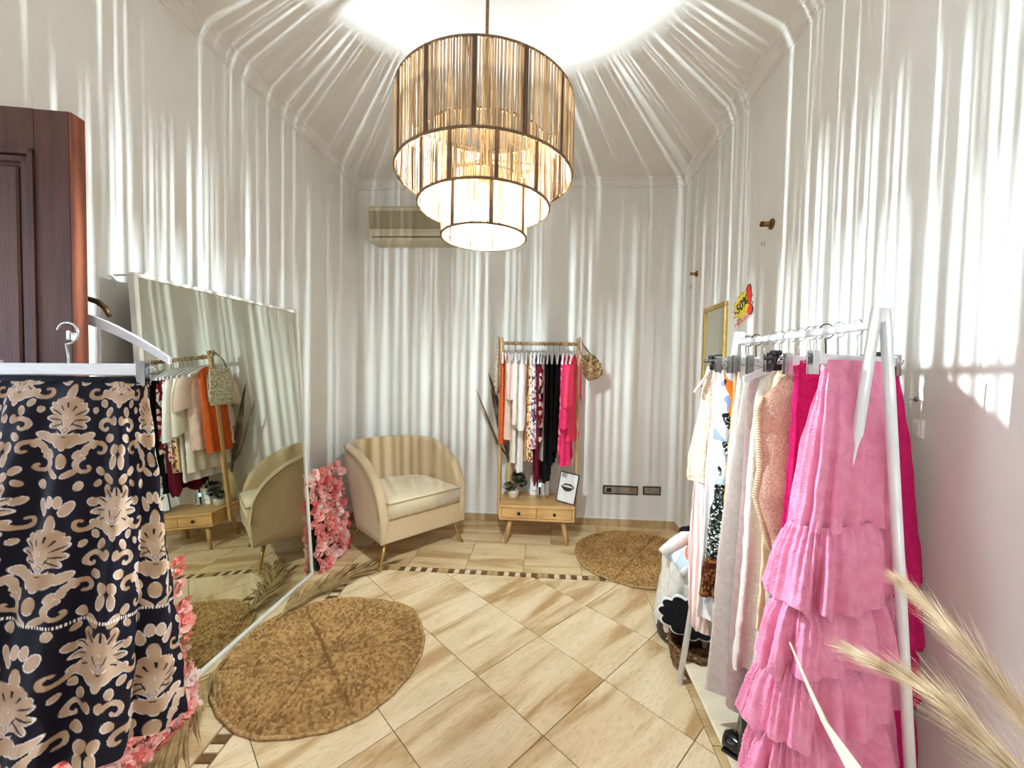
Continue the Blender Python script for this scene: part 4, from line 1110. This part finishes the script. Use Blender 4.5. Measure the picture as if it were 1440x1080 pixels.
G['camel'] = fabric('camel_cotton', (222, 176, 126), (208, 160, 110))
G['offwhite'] = fabric('offwhite_cotton', (234, 226, 216), (222, 212, 200))
G['taupe'] = fabric('pale_taupe_suiting', (204, 192, 182), (192, 180, 170))
G['mauve'] = fabric('mauve_grey_cotton', (176, 148, 144), (162, 134, 130))
G['eyelet'] = pm('white_eyelet', (246, 242, 236), (226, 216, 206), scale=60, rough=.9, tex='VORONOI', lo=.1, hi=.35, bump=.4, bscale=120)
G['yellow'] = fabric('pale_yellow_rib', (238, 222, 176), (226, 206, 156))
G['knit'] = pm('pink_beige_knit', (208, 156, 136), (226, 196, 166), scale=160, rough=.95, bump=.8, bscale=220)
G['ribknit'] = striped('cream_rib_knit', (200, 174, 138), (222, 200, 166), 40, 'Z')
G['hot'] = fabric('magenta_cotton', (206, 34, 106), (188, 24, 92), bump=.4)
G['pink'] = fabric('rose_pink_cotton', (236, 152, 182), (226, 134, 166), bump=.5, scale=30)
def rgarm(y, rz, nm_, label, cat, hang=None, hlabel=None):
    loc = onrail(y)
    if hang is not None:
        place(hang, loc, rz, hlabel, RGRP).scale = (random.uniform(.86, 1.08), 1, random.uniform(.96, 1.04))
    return thing(nm_, label, cat, loc, rz, GG)
z0 = -.100
# 1 crochet top with ties
g = rgarm(1.685, .10, 'lace_blouse', 'cream crochet lace blouse with ties at the far end of the white rack', 'blouse', BH, 'black clip hanger at the far end of the white rack, holding the lace blouse')
tube_cloth('bodice', [(z0, 0, .15, .012), (z0-.05, 0, .165, .020), (z0-.30, -.01, .195, .028), (z0-.44, -.015, .205, .034), (z0-.47, -.015, .20, .030)], G['lace'], g, 6, .012, 1)
MB().tube([(-.15, -.012, z0-.02), (-.185, -.015, z0-.07), (-.215, -.015, z0-.11)], .006, 6).build('tie', G['lace'], g, True)
MB().tube([(-.15, -.015, z0-.06), (-.10, -.03, z0-.10), (-.02, -.032, z0-.09)], .005, 6).build('tie', G['lace'], g, True)
# 2 striped skirt below
g = rgarm(1.665, .06, 'striped_skirt', 'long pink and white striped skirt under the lace blouse', 'skirt', BH, 'black clip hanger behind the striped skirt on the white rack')
tube_cloth('skirt_body', [(z0, 0, .14, .010), (z0-.40, 0, .19, .016), (z0-.75, -.01, .21, .024), (z0-1.06, 0, .195, .030), (z0-1.09, .01, .18, .028)], G['pinkstripe'], g, 8, .010, 2, power=.8)
# 3 white dress
g = rgarm(1.615, .05, 'white_trousers', 'white linen trousers right of the lace blouse on the white rack', 'trousers', BH, 'black clip hanger holding the white linen trousers')
tube_cloth('trouser_leg', [(z0, 0, .145, .012), (z0-.4, 0, .175, .020), (z0-1.0, 0, .19, .026)], G['white'], g, 5, .012, 3)
# 4 print dress: stacked bands
g = rgarm(1.560, .04, 'print_dress', 'long banded dress printed orange, blue, black and brown on the white rack', 'dress', CH, 'white clip hanger holding the banded print dress')
tube_cloth('print_bodice', [(z0, 0, .140, .012), (z0-.15, 0, .155, .016), (z0-.19, 0, .158, .018)], G['orange'], g, 4, .006, 4)
tube_cloth('side_panel', [(z0-.02, -.02, .135, .008), (z0-.15, -.03, .145, .010), (z0-.45, -.03, .15, .012)], G['bluewhite'], g, 4, .006, 5)
tube_cloth('print_skirt', [(z0-.18, .005, .158, .018), (z0-.45, 0, .165, .022), (z0-.52, 0, .165, .02), (z0-.55, 0, .175, .03), (z0-.74, 0, .195, .036)], G['blackwhite'], g, 6, .010, 6)
tube_cloth('brown_flounce', [(z0-.73, 0, .195, .036), (z0-.86, 0, .21, .044), (z0-.88, 0, .21, .044)], G['brownfur'], g, 7, .012, 7)
tube_cloth('lining_hem', [(z0-.85, 0, .195, .030), (z0-.96, .01, .19, .034)], G['bluewhite'], g, 6, .012, 8)
# 5 camel
g = rgarm(1.515, .03, 'camel_trousers', 'narrow camel trousers beside the banded print dress', 'trousers', CH, 'white clip hanger holding the camel trousers')
tube_cloth('trouser_leg', [(z0, 0, .135, .012), (z0-.5, 0, .150, .016), (z0-.95, 0, .15, .016)], G['camel'], g, 4, .006, 9)
# 6 off white trousers pair
g = rgarm(1.475, .02, 'offwhite_trousers', 'off white trousers right of the camel trousers on the white rack', 'trousers', CH, 'white clip hanger holding the off white trousers')
tube_cloth('trouser_leg', [(z0, 0, .140, .012), (z0-.4, 0, .165, .018), (z0-.95, 0, .17, .02)], G['offwhite'], g, 4, .008, 10)
# 7 taupe wide trousers
g = rgarm(1.420, .02, 'taupe_trousers', 'long pale taupe trousers with a pressed flat leg on the white rack', 'trousers', CH, 'white clip hanger holding the long taupe trousers')
tube_cloth('trouser_leg', [(z0, 0, .145, .012), (z0-.25, -.01, .165, .018), (z0-.7, -.03, .185, .020), (z0-1.15, -.05, .19, .022)], G['taupe'], g, 2, .006, 11, sq=1.)
g = rgarm(1.375, .02, 'mauve_dress', 'mauve grey dress whose hem hangs lowest behind the white eyelet dress', 'dress', CH, 'white clip hanger holding the mauve dress')
tube_cloth('bodice', top_prof(1.18, .16, .19, .02, .035), G['mauve'], g, 5, .012, 12)
# 8 eyelet dress
g = rgarm(1.325, .02, 'eyelet_dress', 'white eyelet dress with a flared hem beside the knit vest', 'dress', WH2, 'white shaped hanger inside the white eyelet dress')
tube_cloth('bodice', top_prof(1.0, .165, .205, .022, .040), G['eyelet'], g, 5, .014, 13)
g = rgarm(1.298, .02, 'yellow_top', 'pale yellow ribbed top peeping out under the knit vest', 'top', CH, 'white clip hanger holding the pale yellow top')
tube_cloth('bodice', top_prof(.85, .135, .15, .014), G['yellow'], g, 5, .008, 14)
# 9 knit vest
g = rgarm(1.262, .03, 'knit_vest', 'pink beige knitted vest with ribbed cream armholes on the white rack', 'vest', BH, 'black clip hanger above the knit vest')
vp = [(-.10, .03, .10, .012), (-.14, .02, .14, .018), (-.20, .0, .180, .022), (-.24, -.005, .188, .024), (-.42, -.005, .172, .03), (-.50, -.01, .180, .034), (-.66, .01, .150, .036), (-.72, .025, .115, .034)]
tube_cloth('vest_body', vp, G['knit'], g, 3, .005, 15, sq=.9)
for sx in (-1, 1):
    arm = []
    for z, cx_, hw_, ht_ in vp[2:]:
        arm.append((cx_+sx*(hw_+.002), -.002, z))
    MB().tube(arm, [.009, .011, .012, .011, .009, .008], 8, flat=.8).build('ribbed_armhole', G['ribknit'], g, True)

def tiers(t, mat, body, frills, seed, nf=15, amp=.012):
    tube_cloth('skirt_body', body, mat, t, nf, amp*.42, seed, na=180, nz=36, mode='radial', sq=.85, power=.6, wrinkle=.0012)
    wz = body[0]
    tube_cloth('waistband', [(wz[0]+.004, wz[1], wz[2]+.003, wz[3]+.004), (wz[0]-.045, wz[1], wz[2]+.004, wz[3]+.005)], mat, t, 4, .001, seed)
    for i, (za, zb, c0, c1, w0, w1, t0, t1) in enumerate(frills):
        ruffle(t, mat, za, zb, c0, c1, w0, w1, t0, t1, nf+i, amp*(1+.12*i), seed+10+i)
def ruffle(t, mat, za, zb, c0, c1, w0, w1, t0, t1, nf, amp, seed):
    """one gathered frill: tight pleats at the seam opening into wide rounded folds at a wavy hem"""
    rr_ = np.random.default_rng(seed); na, nz = 420, 30
    a = np.arange(na)*2*PI/na; s = np.linspace(0, 1, nz)[:, None]
    # irregular folds: a warped phase
    wph = a*nf+1.1*np.sin(a*3+rr_.uniform(0, 6))+.8*np.sin(a*7+rr_.uniform(0, 6))+rr_.uniform(0, 6)
    big = np.sin(wph)+.35*np.sin(2*wph+1.); big = np.sign(big)*np.abs(big)**.8
    fine = np.sin(a*nf*3.1+rr_.uniform(0, 6)+1.5*np.sin(a*5))
    mod = .6+.4*np.sin(a*4+rr_.uniform(0, 6))
    ca = np.sign(np.cos(a))*np.abs(np.cos(a))**.85; sa = np.sign(np.sin(a))*np.abs(np.sin(a))**.85
    puff = np.sin(np.minimum(1, s*2.2)*PI/2)
    hu = w0+(w1-w0)*puff*(.55+.45*s)+0*a; ht = t0+(t1-t0)*puff*(.55+.45*s)+0*a
    D = amp*(big*mod*(s**.75)*1.15+.22*fine*(1-s)**.6*(s > 0))
    X = (c0+(c1-c0)*s)+(hu+D)*ca; Y = (ht+D)*sa
    cr_ = .0016*np.sin(X*260+s*40)*np.sin(s*55+a*30)
    Z = za+(zb-za)*s+(.014*np.sin(wph+.8)*mod+.009*np.sin(a*2+rr_.uniform(0, 6)))*s**2
    grid('ruffle', np.stack([X, Y+cr_, Z], -1), mat, t, closed=True)
# 10 magenta tiered skirt
g = rgarm(1.215, .10, 'tiered_skirt', 'magenta tiered skirt behind the rose pink one, beside the right wall', 'skirt', CH, 'white clip hanger holding the magenta tiered skirt')
tiers(g, G['hot'], [(-.095, .03, .152, .012), (-.14, .03, .155, .016), (-.35, .05, .178, .022), (-.60, .06, .198, .026)],
      [(-.55, -.74, .06, .065, .190, .215, .022, .040), (-.72, -.92, .065, .065, .195, .225, .022, .042), (-.90, -1.10, .065, .055, .20, .23, .022, .044), (-1.08, -1.30, .055, .04, .205, .24, .022, .046)], 21, nf=14, amp=.010)
# 11 rose pink tiered skirt
g = rgarm(1.150, .44, 'tiered_skirt', 'rose pink tiered ruffle skirt at the near end of the white rack', 'skirt', CH, 'white clip hanger holding the rose pink ruffle skirt')
tiers(g, G['pink'], [(-.095, .0, .135, .012), (-.14, .0, .140, .020), (-.30, -.01, .160, .052), (-.53, -.03, .174, .058)],
      [(-.515, -.715, -.035, -.05, .172, .208, .056, .088), (-.69, -.875, -.055, -.065, .180, .228, .050, .092), (-.85, -1.03, -.065, -.075, .195, .248, .052, .096), (-1.01, -1.19, -.075, -.08, .215, .265, .054, .098), (-1.17, -1.33, -.08, -.08, .225, .272, .056, .10)], 31, nf=13, amp=.024)

# shoes and bags on the board
bagb = thing('black_handbag', 'glossy black handbag on the shelf board under the rose pink skirt', 'bag', (.70, 1.32, .093))
tube_cloth('bag_body', [(.19, 0, .055, .02), (.15, 0, .07, .04), (.04, 0, .08, .05), (.002, 0, .075, .045)], M['blackgloss'], bagb, 3, .004, 1)
MB().tube([(-.05, -.02, .18), (-.055, -.03, .22), (-.02, -.035, .26), (.03, -.035, .25), (.05, -.02, .18)], .004, 6).build('bag_strap', M['black'], bagb, True)
MB().lathe([(0, .004), (.009, .003), (.009, 0)], 12, T(-.03, -.052, .13) @ RX(PI/2), cap=False).build('clasp', M['steel'], bagb)
bagb.rotation_euler = (0, 0, .9)
def shoe(label, x, y, rz):
    t = thing('black_shoe', label, 'shoe', (x, y, .093), rz, 'black patent shoes on the shelf board')
    prof = [(-.02, .026, .05), (.0, .032, .062), (.05, .034, .055), (.11, .036, .045), (.17, .044, .036), (.22, .040, .026), (.245, .018, .014)]
    n = 12; vs = []
    for y_, hw_, hz in prof:
        for k_ in range(n):
            a = 2*PI*k_/n; vs.append((hw_*math.cos(a), y_, max(.004, hz/2+hz/2*math.sin(a)*1.0)))
    fs = [(i*n+k_, i*n+(k_+1) % n, (i+1)*n+(k_+1) % n, (i+1)*n+k_) for i in range(len(prof)-1) for k_ in range(n)]+[tuple(range(n))[::-1], tuple((len(prof)-1)*n+k_ for k_ in range(n))]
    MB().add(vs, fs).build('upper', M['blackgloss'], t, True)
    MB().bbox(-.034, -.02, 0, .034, .235, .006, .002).build('sole', M['black'], t)
    return t
shoe('black patent shoe on the shelf board, left of the black handbag', .635, 1.34, -2.3)

# ================================================================== FLOOR BAG GROUP
tote = thing('cloth_sack', 'tall off white cloth sack with a dark base on the floor by the white rack', 'bag', (.735, 2.06, 0))
M['sackwhite'] = fabric('offwhite_canvas', (226, 220, 208), (212, 204, 190))
M['darkleather'] = pm('dark_brown_leather', (64, 44, 36), (46, 32, 26), scale=30, rough=.5)
tube_cloth('sack_body', [(.46, 0, .105, .09), (.40, 0, .125, .11), (.30, 0, .13, .12), (.18, 0, .15, .13), (.08, 0, .155, .135), (.03, 0, .14, .12)], M['sackwhite'], tote, 7, .010, 4, mode='radial', power=.2)
tube_cloth('sack_base', [(.10, 0, .158, .139), (.06, 0, .158, .14), (.015, 0, .145, .125), (.0, 0, .12, .11)], M['darkleather'], tote, 5, .003, 5, mode='radial')
scal = thing('scalloped_pouch', 'black scalloped pouch with a pale edge in front of the cloth sack', 'bag', (.672, 1.865, .0))
def scallop(r, n, sx, sz, cz):
    out = []
    for i in range(n*8):
        a = 2*PI*i/(n*8); b_ = abs(math.sin(a*n/2)); rr_ = r*(.86+.16*b_); out.append((sx*rr_*math.cos(a), cz+sz*rr_*math.sin(a)))
    return out
scm = RZ(-.5) @ RX(-.12) @ Matrix(((1, 0, 0, 0), (0, 0, -1, 0), (0, 1, 0, 0), (0, 0, 0, 1)))
MB().prism(scallop(.118, 11, 1.2, .78, .205), 0, .022, scm).build('pale_edge', M['white'], scal)
MB().prism(scallop(.110, 11, 1.2, .78, .205), -.003, .026, scm).build('pouch_panel', F['black'], scal)
bk = thing('wicker_basket', 'small brown wicker basket under the scalloped pouch by the white rack', 'basket', (.715, 1.845, 0))
wk = pm('brown_wicker', (150, 108, 68), (84, 54, 32), scale=70, rough=.7, tex='VORONOI', lo=.2, hi=.7, bump=.6, bscale=120)
MB().lathe([(0, .004), (.105, .004), (.115, .02), (.128, .10), (.130, .115), (.122, .115), (.112, .03), (0, .02)], 28, cap=False).build('basket_body', wk, bk, True)
for zr in (.012, .032, .052, .072, .092, .112):
    R_ = .106+.022*zr/.11
    MB().tube([((R_+.004*math.sin(k_*PI/2*1.0))*math.cos(2*PI*k_/64), (R_+.004*math.sin(k_*PI/2))*math.sin(2*PI*k_/64), zr) for k_ in range(65)], .0075, 6, cap=False).build('weave_row', wk, bk, True)
cl = thing('printed_cloth', 'folded white, pale blue and coral printed garment on top of the cloth sack', 'clothes', (.72, 2.04, .44))
F['blueprint'] = printed('pale_blue_print', [(226, 232, 236), (186, 206, 220), (240, 240, 238), (226, 232, 236)], 16)
F['coralprint'] = printed('coral_print', [(246, 112, 92), (246, 130, 108), (250, 190, 170), (236, 90, 76)], 50)
def blob(name, mat, par, c, rx, ry, rz_, seed, m=None):
    rr_ = np.random.default_rng(seed); na, nz = 40, 20
    a = (np.arange(na)*2*PI/na)[None, :]; b_ = np.linspace(.02, PI-.02, nz)[:, None]
    r = 1+.10*np.sin(3*a+rr_.uniform(0, 6)+2*b_)+.07*np.sin(5*a-3*b_+rr_.uniform(0, 6))+.04*np.sin(9*a+4*b_)
    P = np.stack([c[0]+rx*r*np.sin(b_)*np.cos(a), c[1]+ry*r*np.sin(b_)*np.sin(a), c[2]+rz_*r*np.cos(b_)+0*a], -1)
    return grid(name, P, mat, par, closed=True)
blob('folded_cloth', F['blueprint'], cl, (-.015, -.03, -.01), .095, .10, .075, 1)
MB().tube([(-.145, -.06, .02), (-.10, -.065, .06), (-.04, -.05, .095), (.03, -.03, .10)], [.022, .028, .03, .02], 10, flat=.6).build('rolled_cuff', F['white'], cl, True)
blob('coral_lining', F['coralprint'], cl, (.005, -.098, .03), .045, .04, .075, 2)
bb = thing('black_scarf', 'small crumpled black scarf tucked behind the printed garment on the sack', 'scarf', (.765, 2.12, .49))
blob('scarf_fold', F['black'], bb, (0, 0, .0), .06, .05, .05, 5)

# ================================================================== FOREGROUND: FLORAL SKIRT AND HANGERS ON THE DOOR
# damask print raster, mirrored tile
def damask(nu=200, nv=300):
    """one half tile (mirrored in u), returns colours (nv, nu, 3); base navy, beige motifs with pale rims"""
    V, U = np.meshgrid(np.linspace(0, 1.5, nv), np.linspace(0, .5, nu), indexing='ij')
    d = np.full(U.shape, -1.)        # >0 inside a motif
    rim = np.full(U.shape, -1.)
    def ell(cx, cy, a, b_, rot, power=2.):
        c, s = math.cos(rot), math.sin(rot)
        x, y = (U-cx)*c+(V-cy)*s, -(U-cx)*s+(V-cy)*c
        return 1-((np.abs(x)/a)**power+(np.abs(y)/b_)**power)
    def put(f):
        nonlocal d; d = np.maximum(d, f)
    def cut(f):
        nonlocal d; d = np.minimum(d, -f)
    def scroll(cx, cy, r0_, r1_, a0, a1, w0, w1, n=34):
        for i in range(n):
            t = i/(n-1); a = a0+(a1-a0)*t; r = r0_+(r1_-r0_)*t; w_ = w0+(w1-w0)*t
            put(1-((U-cx-r*math.cos(a))**2+(V-cy-r*math.sin(a))**2)/w_**2)
    for oy in (-1.5, 0, 1.5):
        # big palmette on the axis: seven lobes
        for k_ in range(0, 5):
            an = PI/2-k_*.50; L_ = .20-.018*k_
            put(ell(L_*.62*math.cos(an), .62+oy-L_*.9*math.sin(an)*1., .115-.006*k_, .042, -an))
        put(ell(0, .70+oy, .075, .10, 0))
        for k_ in range(0, 5):
            an = PI/2-k_*.50; L_ = .20-.018*k_
            cut(ell(L_*.78*math.cos(an), .63+oy-L_*1.1*math.sin(an), .070, .009, -an)*2)
        cut(ell(.045, .66+oy, .006, .05, .35)*2); cut(ell(.09, .865+oy, .006, .05, .6)*2)
        cut(ell(0, .735+oy, .026, .036, 0)); put(ell(0, .735+oy, .015, .024, 0))
        cut(ell(.05, .755+oy, .018, .045, .8)*.9)
        # hanging bell below
        put(ell(.06, .86+oy, .055, .085, .5)); put(ell(.16, .83+oy, .045, .09, .95)); put(ell(0, .90+oy, .032, .07, 0))
        # scrolls at both sides
        scroll(.30, .98+oy, .125, .02, PI*.95, PI*.95+4.9, .030, .014)
        scroll(.36, .70+oy, .10, .018, -PI*.2, -PI*.2-5.0, .026, .013)
        scroll(.20, 1.16+oy, .11, .02, PI*1.4, PI*1.4-4.6, .027, .013)
        # half drop flower on the tile edge
        for k_ in range(5):
            an = PI/2+k_*.55
            put(ell(.5+.11*math.cos(an), .15+oy-.15*math.sin(an), .105, .040, -an))
        put(ell(.5, .20+oy, .07, .085, 0))
        for k_ in range(5):
            an = PI/2+k_*.55
            cut(ell(.5+.15*math.cos(an), .14+oy-.20*math.sin(an), .060, .009, -an)*2)
        cut(ell(.46, .17+oy, .006, .05, -.35)*2)
        cut(ell(.5, .22+oy, .026, .034, 0)); put(ell(.5, .22+oy, .014, .02, 0))
        put(ell(.44, .33+oy, .05, .08, -.55)); put(ell(.5, .39+oy, .03, .07, 0)); put(ell(.35, .31+oy, .04, .075, -1.0))
        scroll(.22, .28+oy, .10, .02, 0, 4.9, .026, .013)
        put(ell(.10, .12+oy, .045, .085, .4)); put(ell(.0, .30+oy, .035, .10, 0)); put(ell(.07, .40+oy, .035, .06, -.7))
        put(ell(.40, .52+oy, .030, .055, .3)); put(ell(.25, .50+oy, .025, .035, 0)); put(ell(.46, 1.10+oy, .03, .08, .1)); put(ell(.0, 1.10+oy, .04, .08, 0)); put(ell(.07, 1.24+oy, .03, .07, .9)); put(ell(.42, 1.30+oy, .04, .06, -.6)); put(ell(.30, 1.36+oy, .028, .04, .5))
        for cx, cy, a_, b2, ro in ((.13, .46, .03, .05, .5), (.33, .42, .03, .045, -.4), (.46, .62, .025, .05, 0), (.40, .83, .04, .05, .6), (.24, .90, .028, .05, -.3), (.46, .96, .035, .06, .2), (.12, 1.02, .03, .05, .5), (.33, 1.22, .035, .05, -.5), (.15, 1.38, .035, .05, .2), (.40, 1.42, .03, .05, .4), (.03, .05, .03, .06, 0), (.28, .06, .035, .05, -.6)):
            put(ell(cx, cy+oy, a_, b2, ro))
    base = np.array(lin((22, 18, 28))); beige = np.array(lin((186, 158, 134))); pale = np.array(lin((226, 216, 214))); tan_ = np.array(lin((164, 132, 104)))
    col = np.zeros(U.shape+(3,))+base
    nz_ = RNG.normal(0, 1, (12, 8)); nz_ = np.kron(nz_, np.ones((nv//12+1, nu//8+1)))[:nv, :nu]
    for ax in (0, 1):
        kk = np.ones(21)/21; nz_ = np.apply_along_axis(lambda v: np.convolve(v, kk, 'same'), ax, nz_)
    inn = d > -.22
    mixf = np.clip(.5+.6*nz_, 0, 1)[..., None]
    col[inn] = (beige*(1-mixf)+tan_*mixf)[inn]
    rimm = (d > -.22) & (d < .06) & (nz_ < .25)
    col[rimm] = pale*.8+beige*.2
    return col
DM = damask()
DM = np.concatenate([DM, DM[:, ::-1]], 1)                       # mirrored tile, width 1 x height 1.5
def sample(u, v):
    """u in tile widths, v in tile heights"""
    a, b_ = np.mod(v, 1.)*DM.shape[0], np.mod(u, 1.)*DM.shape[1]
    i, j = np.floor(a).astype(int), np.floor(b_).astype(int); fa, fb = (a-i)[..., None], (b_-j)[..., None]
    i0, i1, j0, j1 = i % DM.shape[0], (i+1) % DM.shape[0], j % DM.shape[1], (j+1) % DM.shape[1]
    return (DM[i0, j0]*(1-fb)+DM[i0, j1]*fb)*(1-fa)+(DM[i1, j0]*(1-fb)+DM[i1, j1]*fb)*fa
SK = Vector((-1.198, .93, 1.410))                               # hook centre
hz = thing('door_hook', 'small white wire hook fixed to the dark door', 'hook', (-1.32, 1.030, 1.408))
MB().tube([(0, .012, .006), (.122, -.10, .006), (.122, -.10, -.014)], .0026, 8).build('hook_arm', M['whitemetal'], hz, True)
MB().bbox(-.005, .004, -.010, .005, .014, .010, .002).build('hook_plate', M['whitemetal'], hz)
fh = clip_hanger(.185, M['whitewood'], False, .030, .027, .0026)
fh.name = 'skirt_hanger'
fh.location = SK; fh.rotation_euler = (0, -.012, .04)
tag(fh, 'white clip hanger holding the dark floral skirt in the left foreground', 'hanger')
bs = thing('floral_skirt', 'long black skirt with beige damask flowers in the left foreground', 'skirt', SK, .04)
mskirt = attr_mat('damask_print', 'print')
prof = [(-.118, .0, .20, .012, 0), (-.135, .0, .204, .018, 0), (-.17, .0, .208, .026, -.004), (-.40, .010, .232, .055, -.02), (-.62, .018, .258, .095, -.045), (-.78, .022, .272, .120, -.060), (-.922, .026, .285, .145, -.080)]
na, nz = 900, 520
s = np.linspace(0, 1, nz); Lp = lerp_prof(prof, s)
uu = np.broadcast_to((np.arange(na)/na)[None, :], (nz, na)); vv = np.broadcast_to(s[:, None], (nz, na))
colr = sample(uu*5.+.12, vv*.835/.225/1.5*1.08+.1)
sb = vv
band = (np.abs(vv-.66) < .004)
colr = np.where(band[..., None] & ((np.floor(uu*500) % 2) == 0)[..., None], np.array(lin((226, 216, 206))), colr)
tube_cloth('skirt_body', prof, mskirt, bs, 9, .022, 44, na=na, nz=nz, mode='radial', sq=.9, power=.8, col=colr, wrinkle=.002)
M['waist'] = fabric('black_elastic', (24, 20, 28), (14, 12, 18))
tube_cloth('waistband', [(-.108, .0, .204, .010), (-.122, .0, .207, .014)], M['waist'], bs, 5, .002, 3)
# bare hanger on the door handle
bh = wood_hanger(.275, .13); bh.name = 'bare_hanger'
bh.location = (-1.400, 1.120, 1.556); bh.rotation_euler = (0, 0, .03)
tag(bh, 'empty white wooden hanger hooked over the door handle in the left foreground', 'hanger')

# ================================================================== PAMPAS (right foreground)
def pampas(label, pts, n, ln, seed, spread, start=.25):
    rr_ = random.Random(seed); t = thing('pampas_plume', label, 'dried grass', pts[0], 0, 'pampas plumes in the right corner')
    P0 = Vector(pts[0]); pp = [Vector(p)-P0 for p in pts]
    def at(q):
        f = q*(len(pp)-1); i = min(int(f), len(pp)-2); a, b_, c, d_ = pp[max(0, i-1)], pp[i], pp[i+1], pp[min(len(pp)-1, i+2)]; u = f-i
        return .5*((2*b_)+(c-a)*u+(2*a-5*b_+4*c-d_)*u*u+(-a+3*b_-3*c+d_)*u**3)
    MB().tube([at(i/24) for i in range(25)], [.0035*(1-.8*i/24)+.0008 for i in range(25)], 6).build('stem', M['pampas'], t, True)
    mb = MB()
    for k_ in range(n):
        q = start+(1-start)*rr_.random()**.9; p = at(q); d_ = (at(min(1, q+.03))-at(max(0, q-.03))).normalized()
        side = Vector((rr_.gauss(0, 1), rr_.gauss(0, 1), rr_.gauss(0, 1))); side = (side-d_*side.dot(d_)).normalized()
        L_ = ln*rr_.uniform(.5, 1.1)*(1.15-.75*q); sp_ = spread*rr_.uniform(.1, 1)*(1.05-.6*q)
        wv = d_.cross(side)*.0008
        pts_ = []
        for i in range(5):
            f = i/4; pts_.append(p+d_*L_*f+side*L_*sp_*(f**1.3)+Vector((0, 0, -.10*L_*f*f)))
        vs = []
        for i, c in enumerate(pts_):
            r = 1-.8*i/4; vs += [c-wv*r, c+wv*r, c+side*.0008*r]
        fs = [(i*3+j, i*3+(j+1) % 3, (i+1)*3+(j+1) % 3, (i+1)*3+j) for i in range(4) for j in range(3)]
        mb.add(vs, fs)
    o = mb.build('plume_hairs', M['pampas'], t); o['kind'] = 'stuff'
    return t
pampas('upper dried pampas plume arching from the right corner over the magenta skirt', [(.98, .46, 0.0), (.90, .48, .35), (.80, .54, .66), (.765, .66, .80), (.765, .78, .865), (.765, .86, .893)], 900, .20, 1, .55, .38)
pampas('lower dried pampas plume reaching across the rose pink ruffles', [(.97, .44, 0.0), (.88, .45, .35), (.76, .50, .66), (.695, .60, .765), (.675, .70, .795), (.635, .80, .792)], 900, .20, 2, .55, .38)
blade_leaf('dried_reed', 'single pale dried blade curving up in front of the rose pink skirt', 'dried leaf', (.74, .42, 0.0), [(.74, .42, 0.0), (.66, .44, .35), (.54, .50, .66), (.467, .60, .755), (.466, .67, .772), (.478, .735, .785), (.483, .80, .818)], [.006, .010, .014, .011, .007, .0045, .001], M['bladeleaf'])
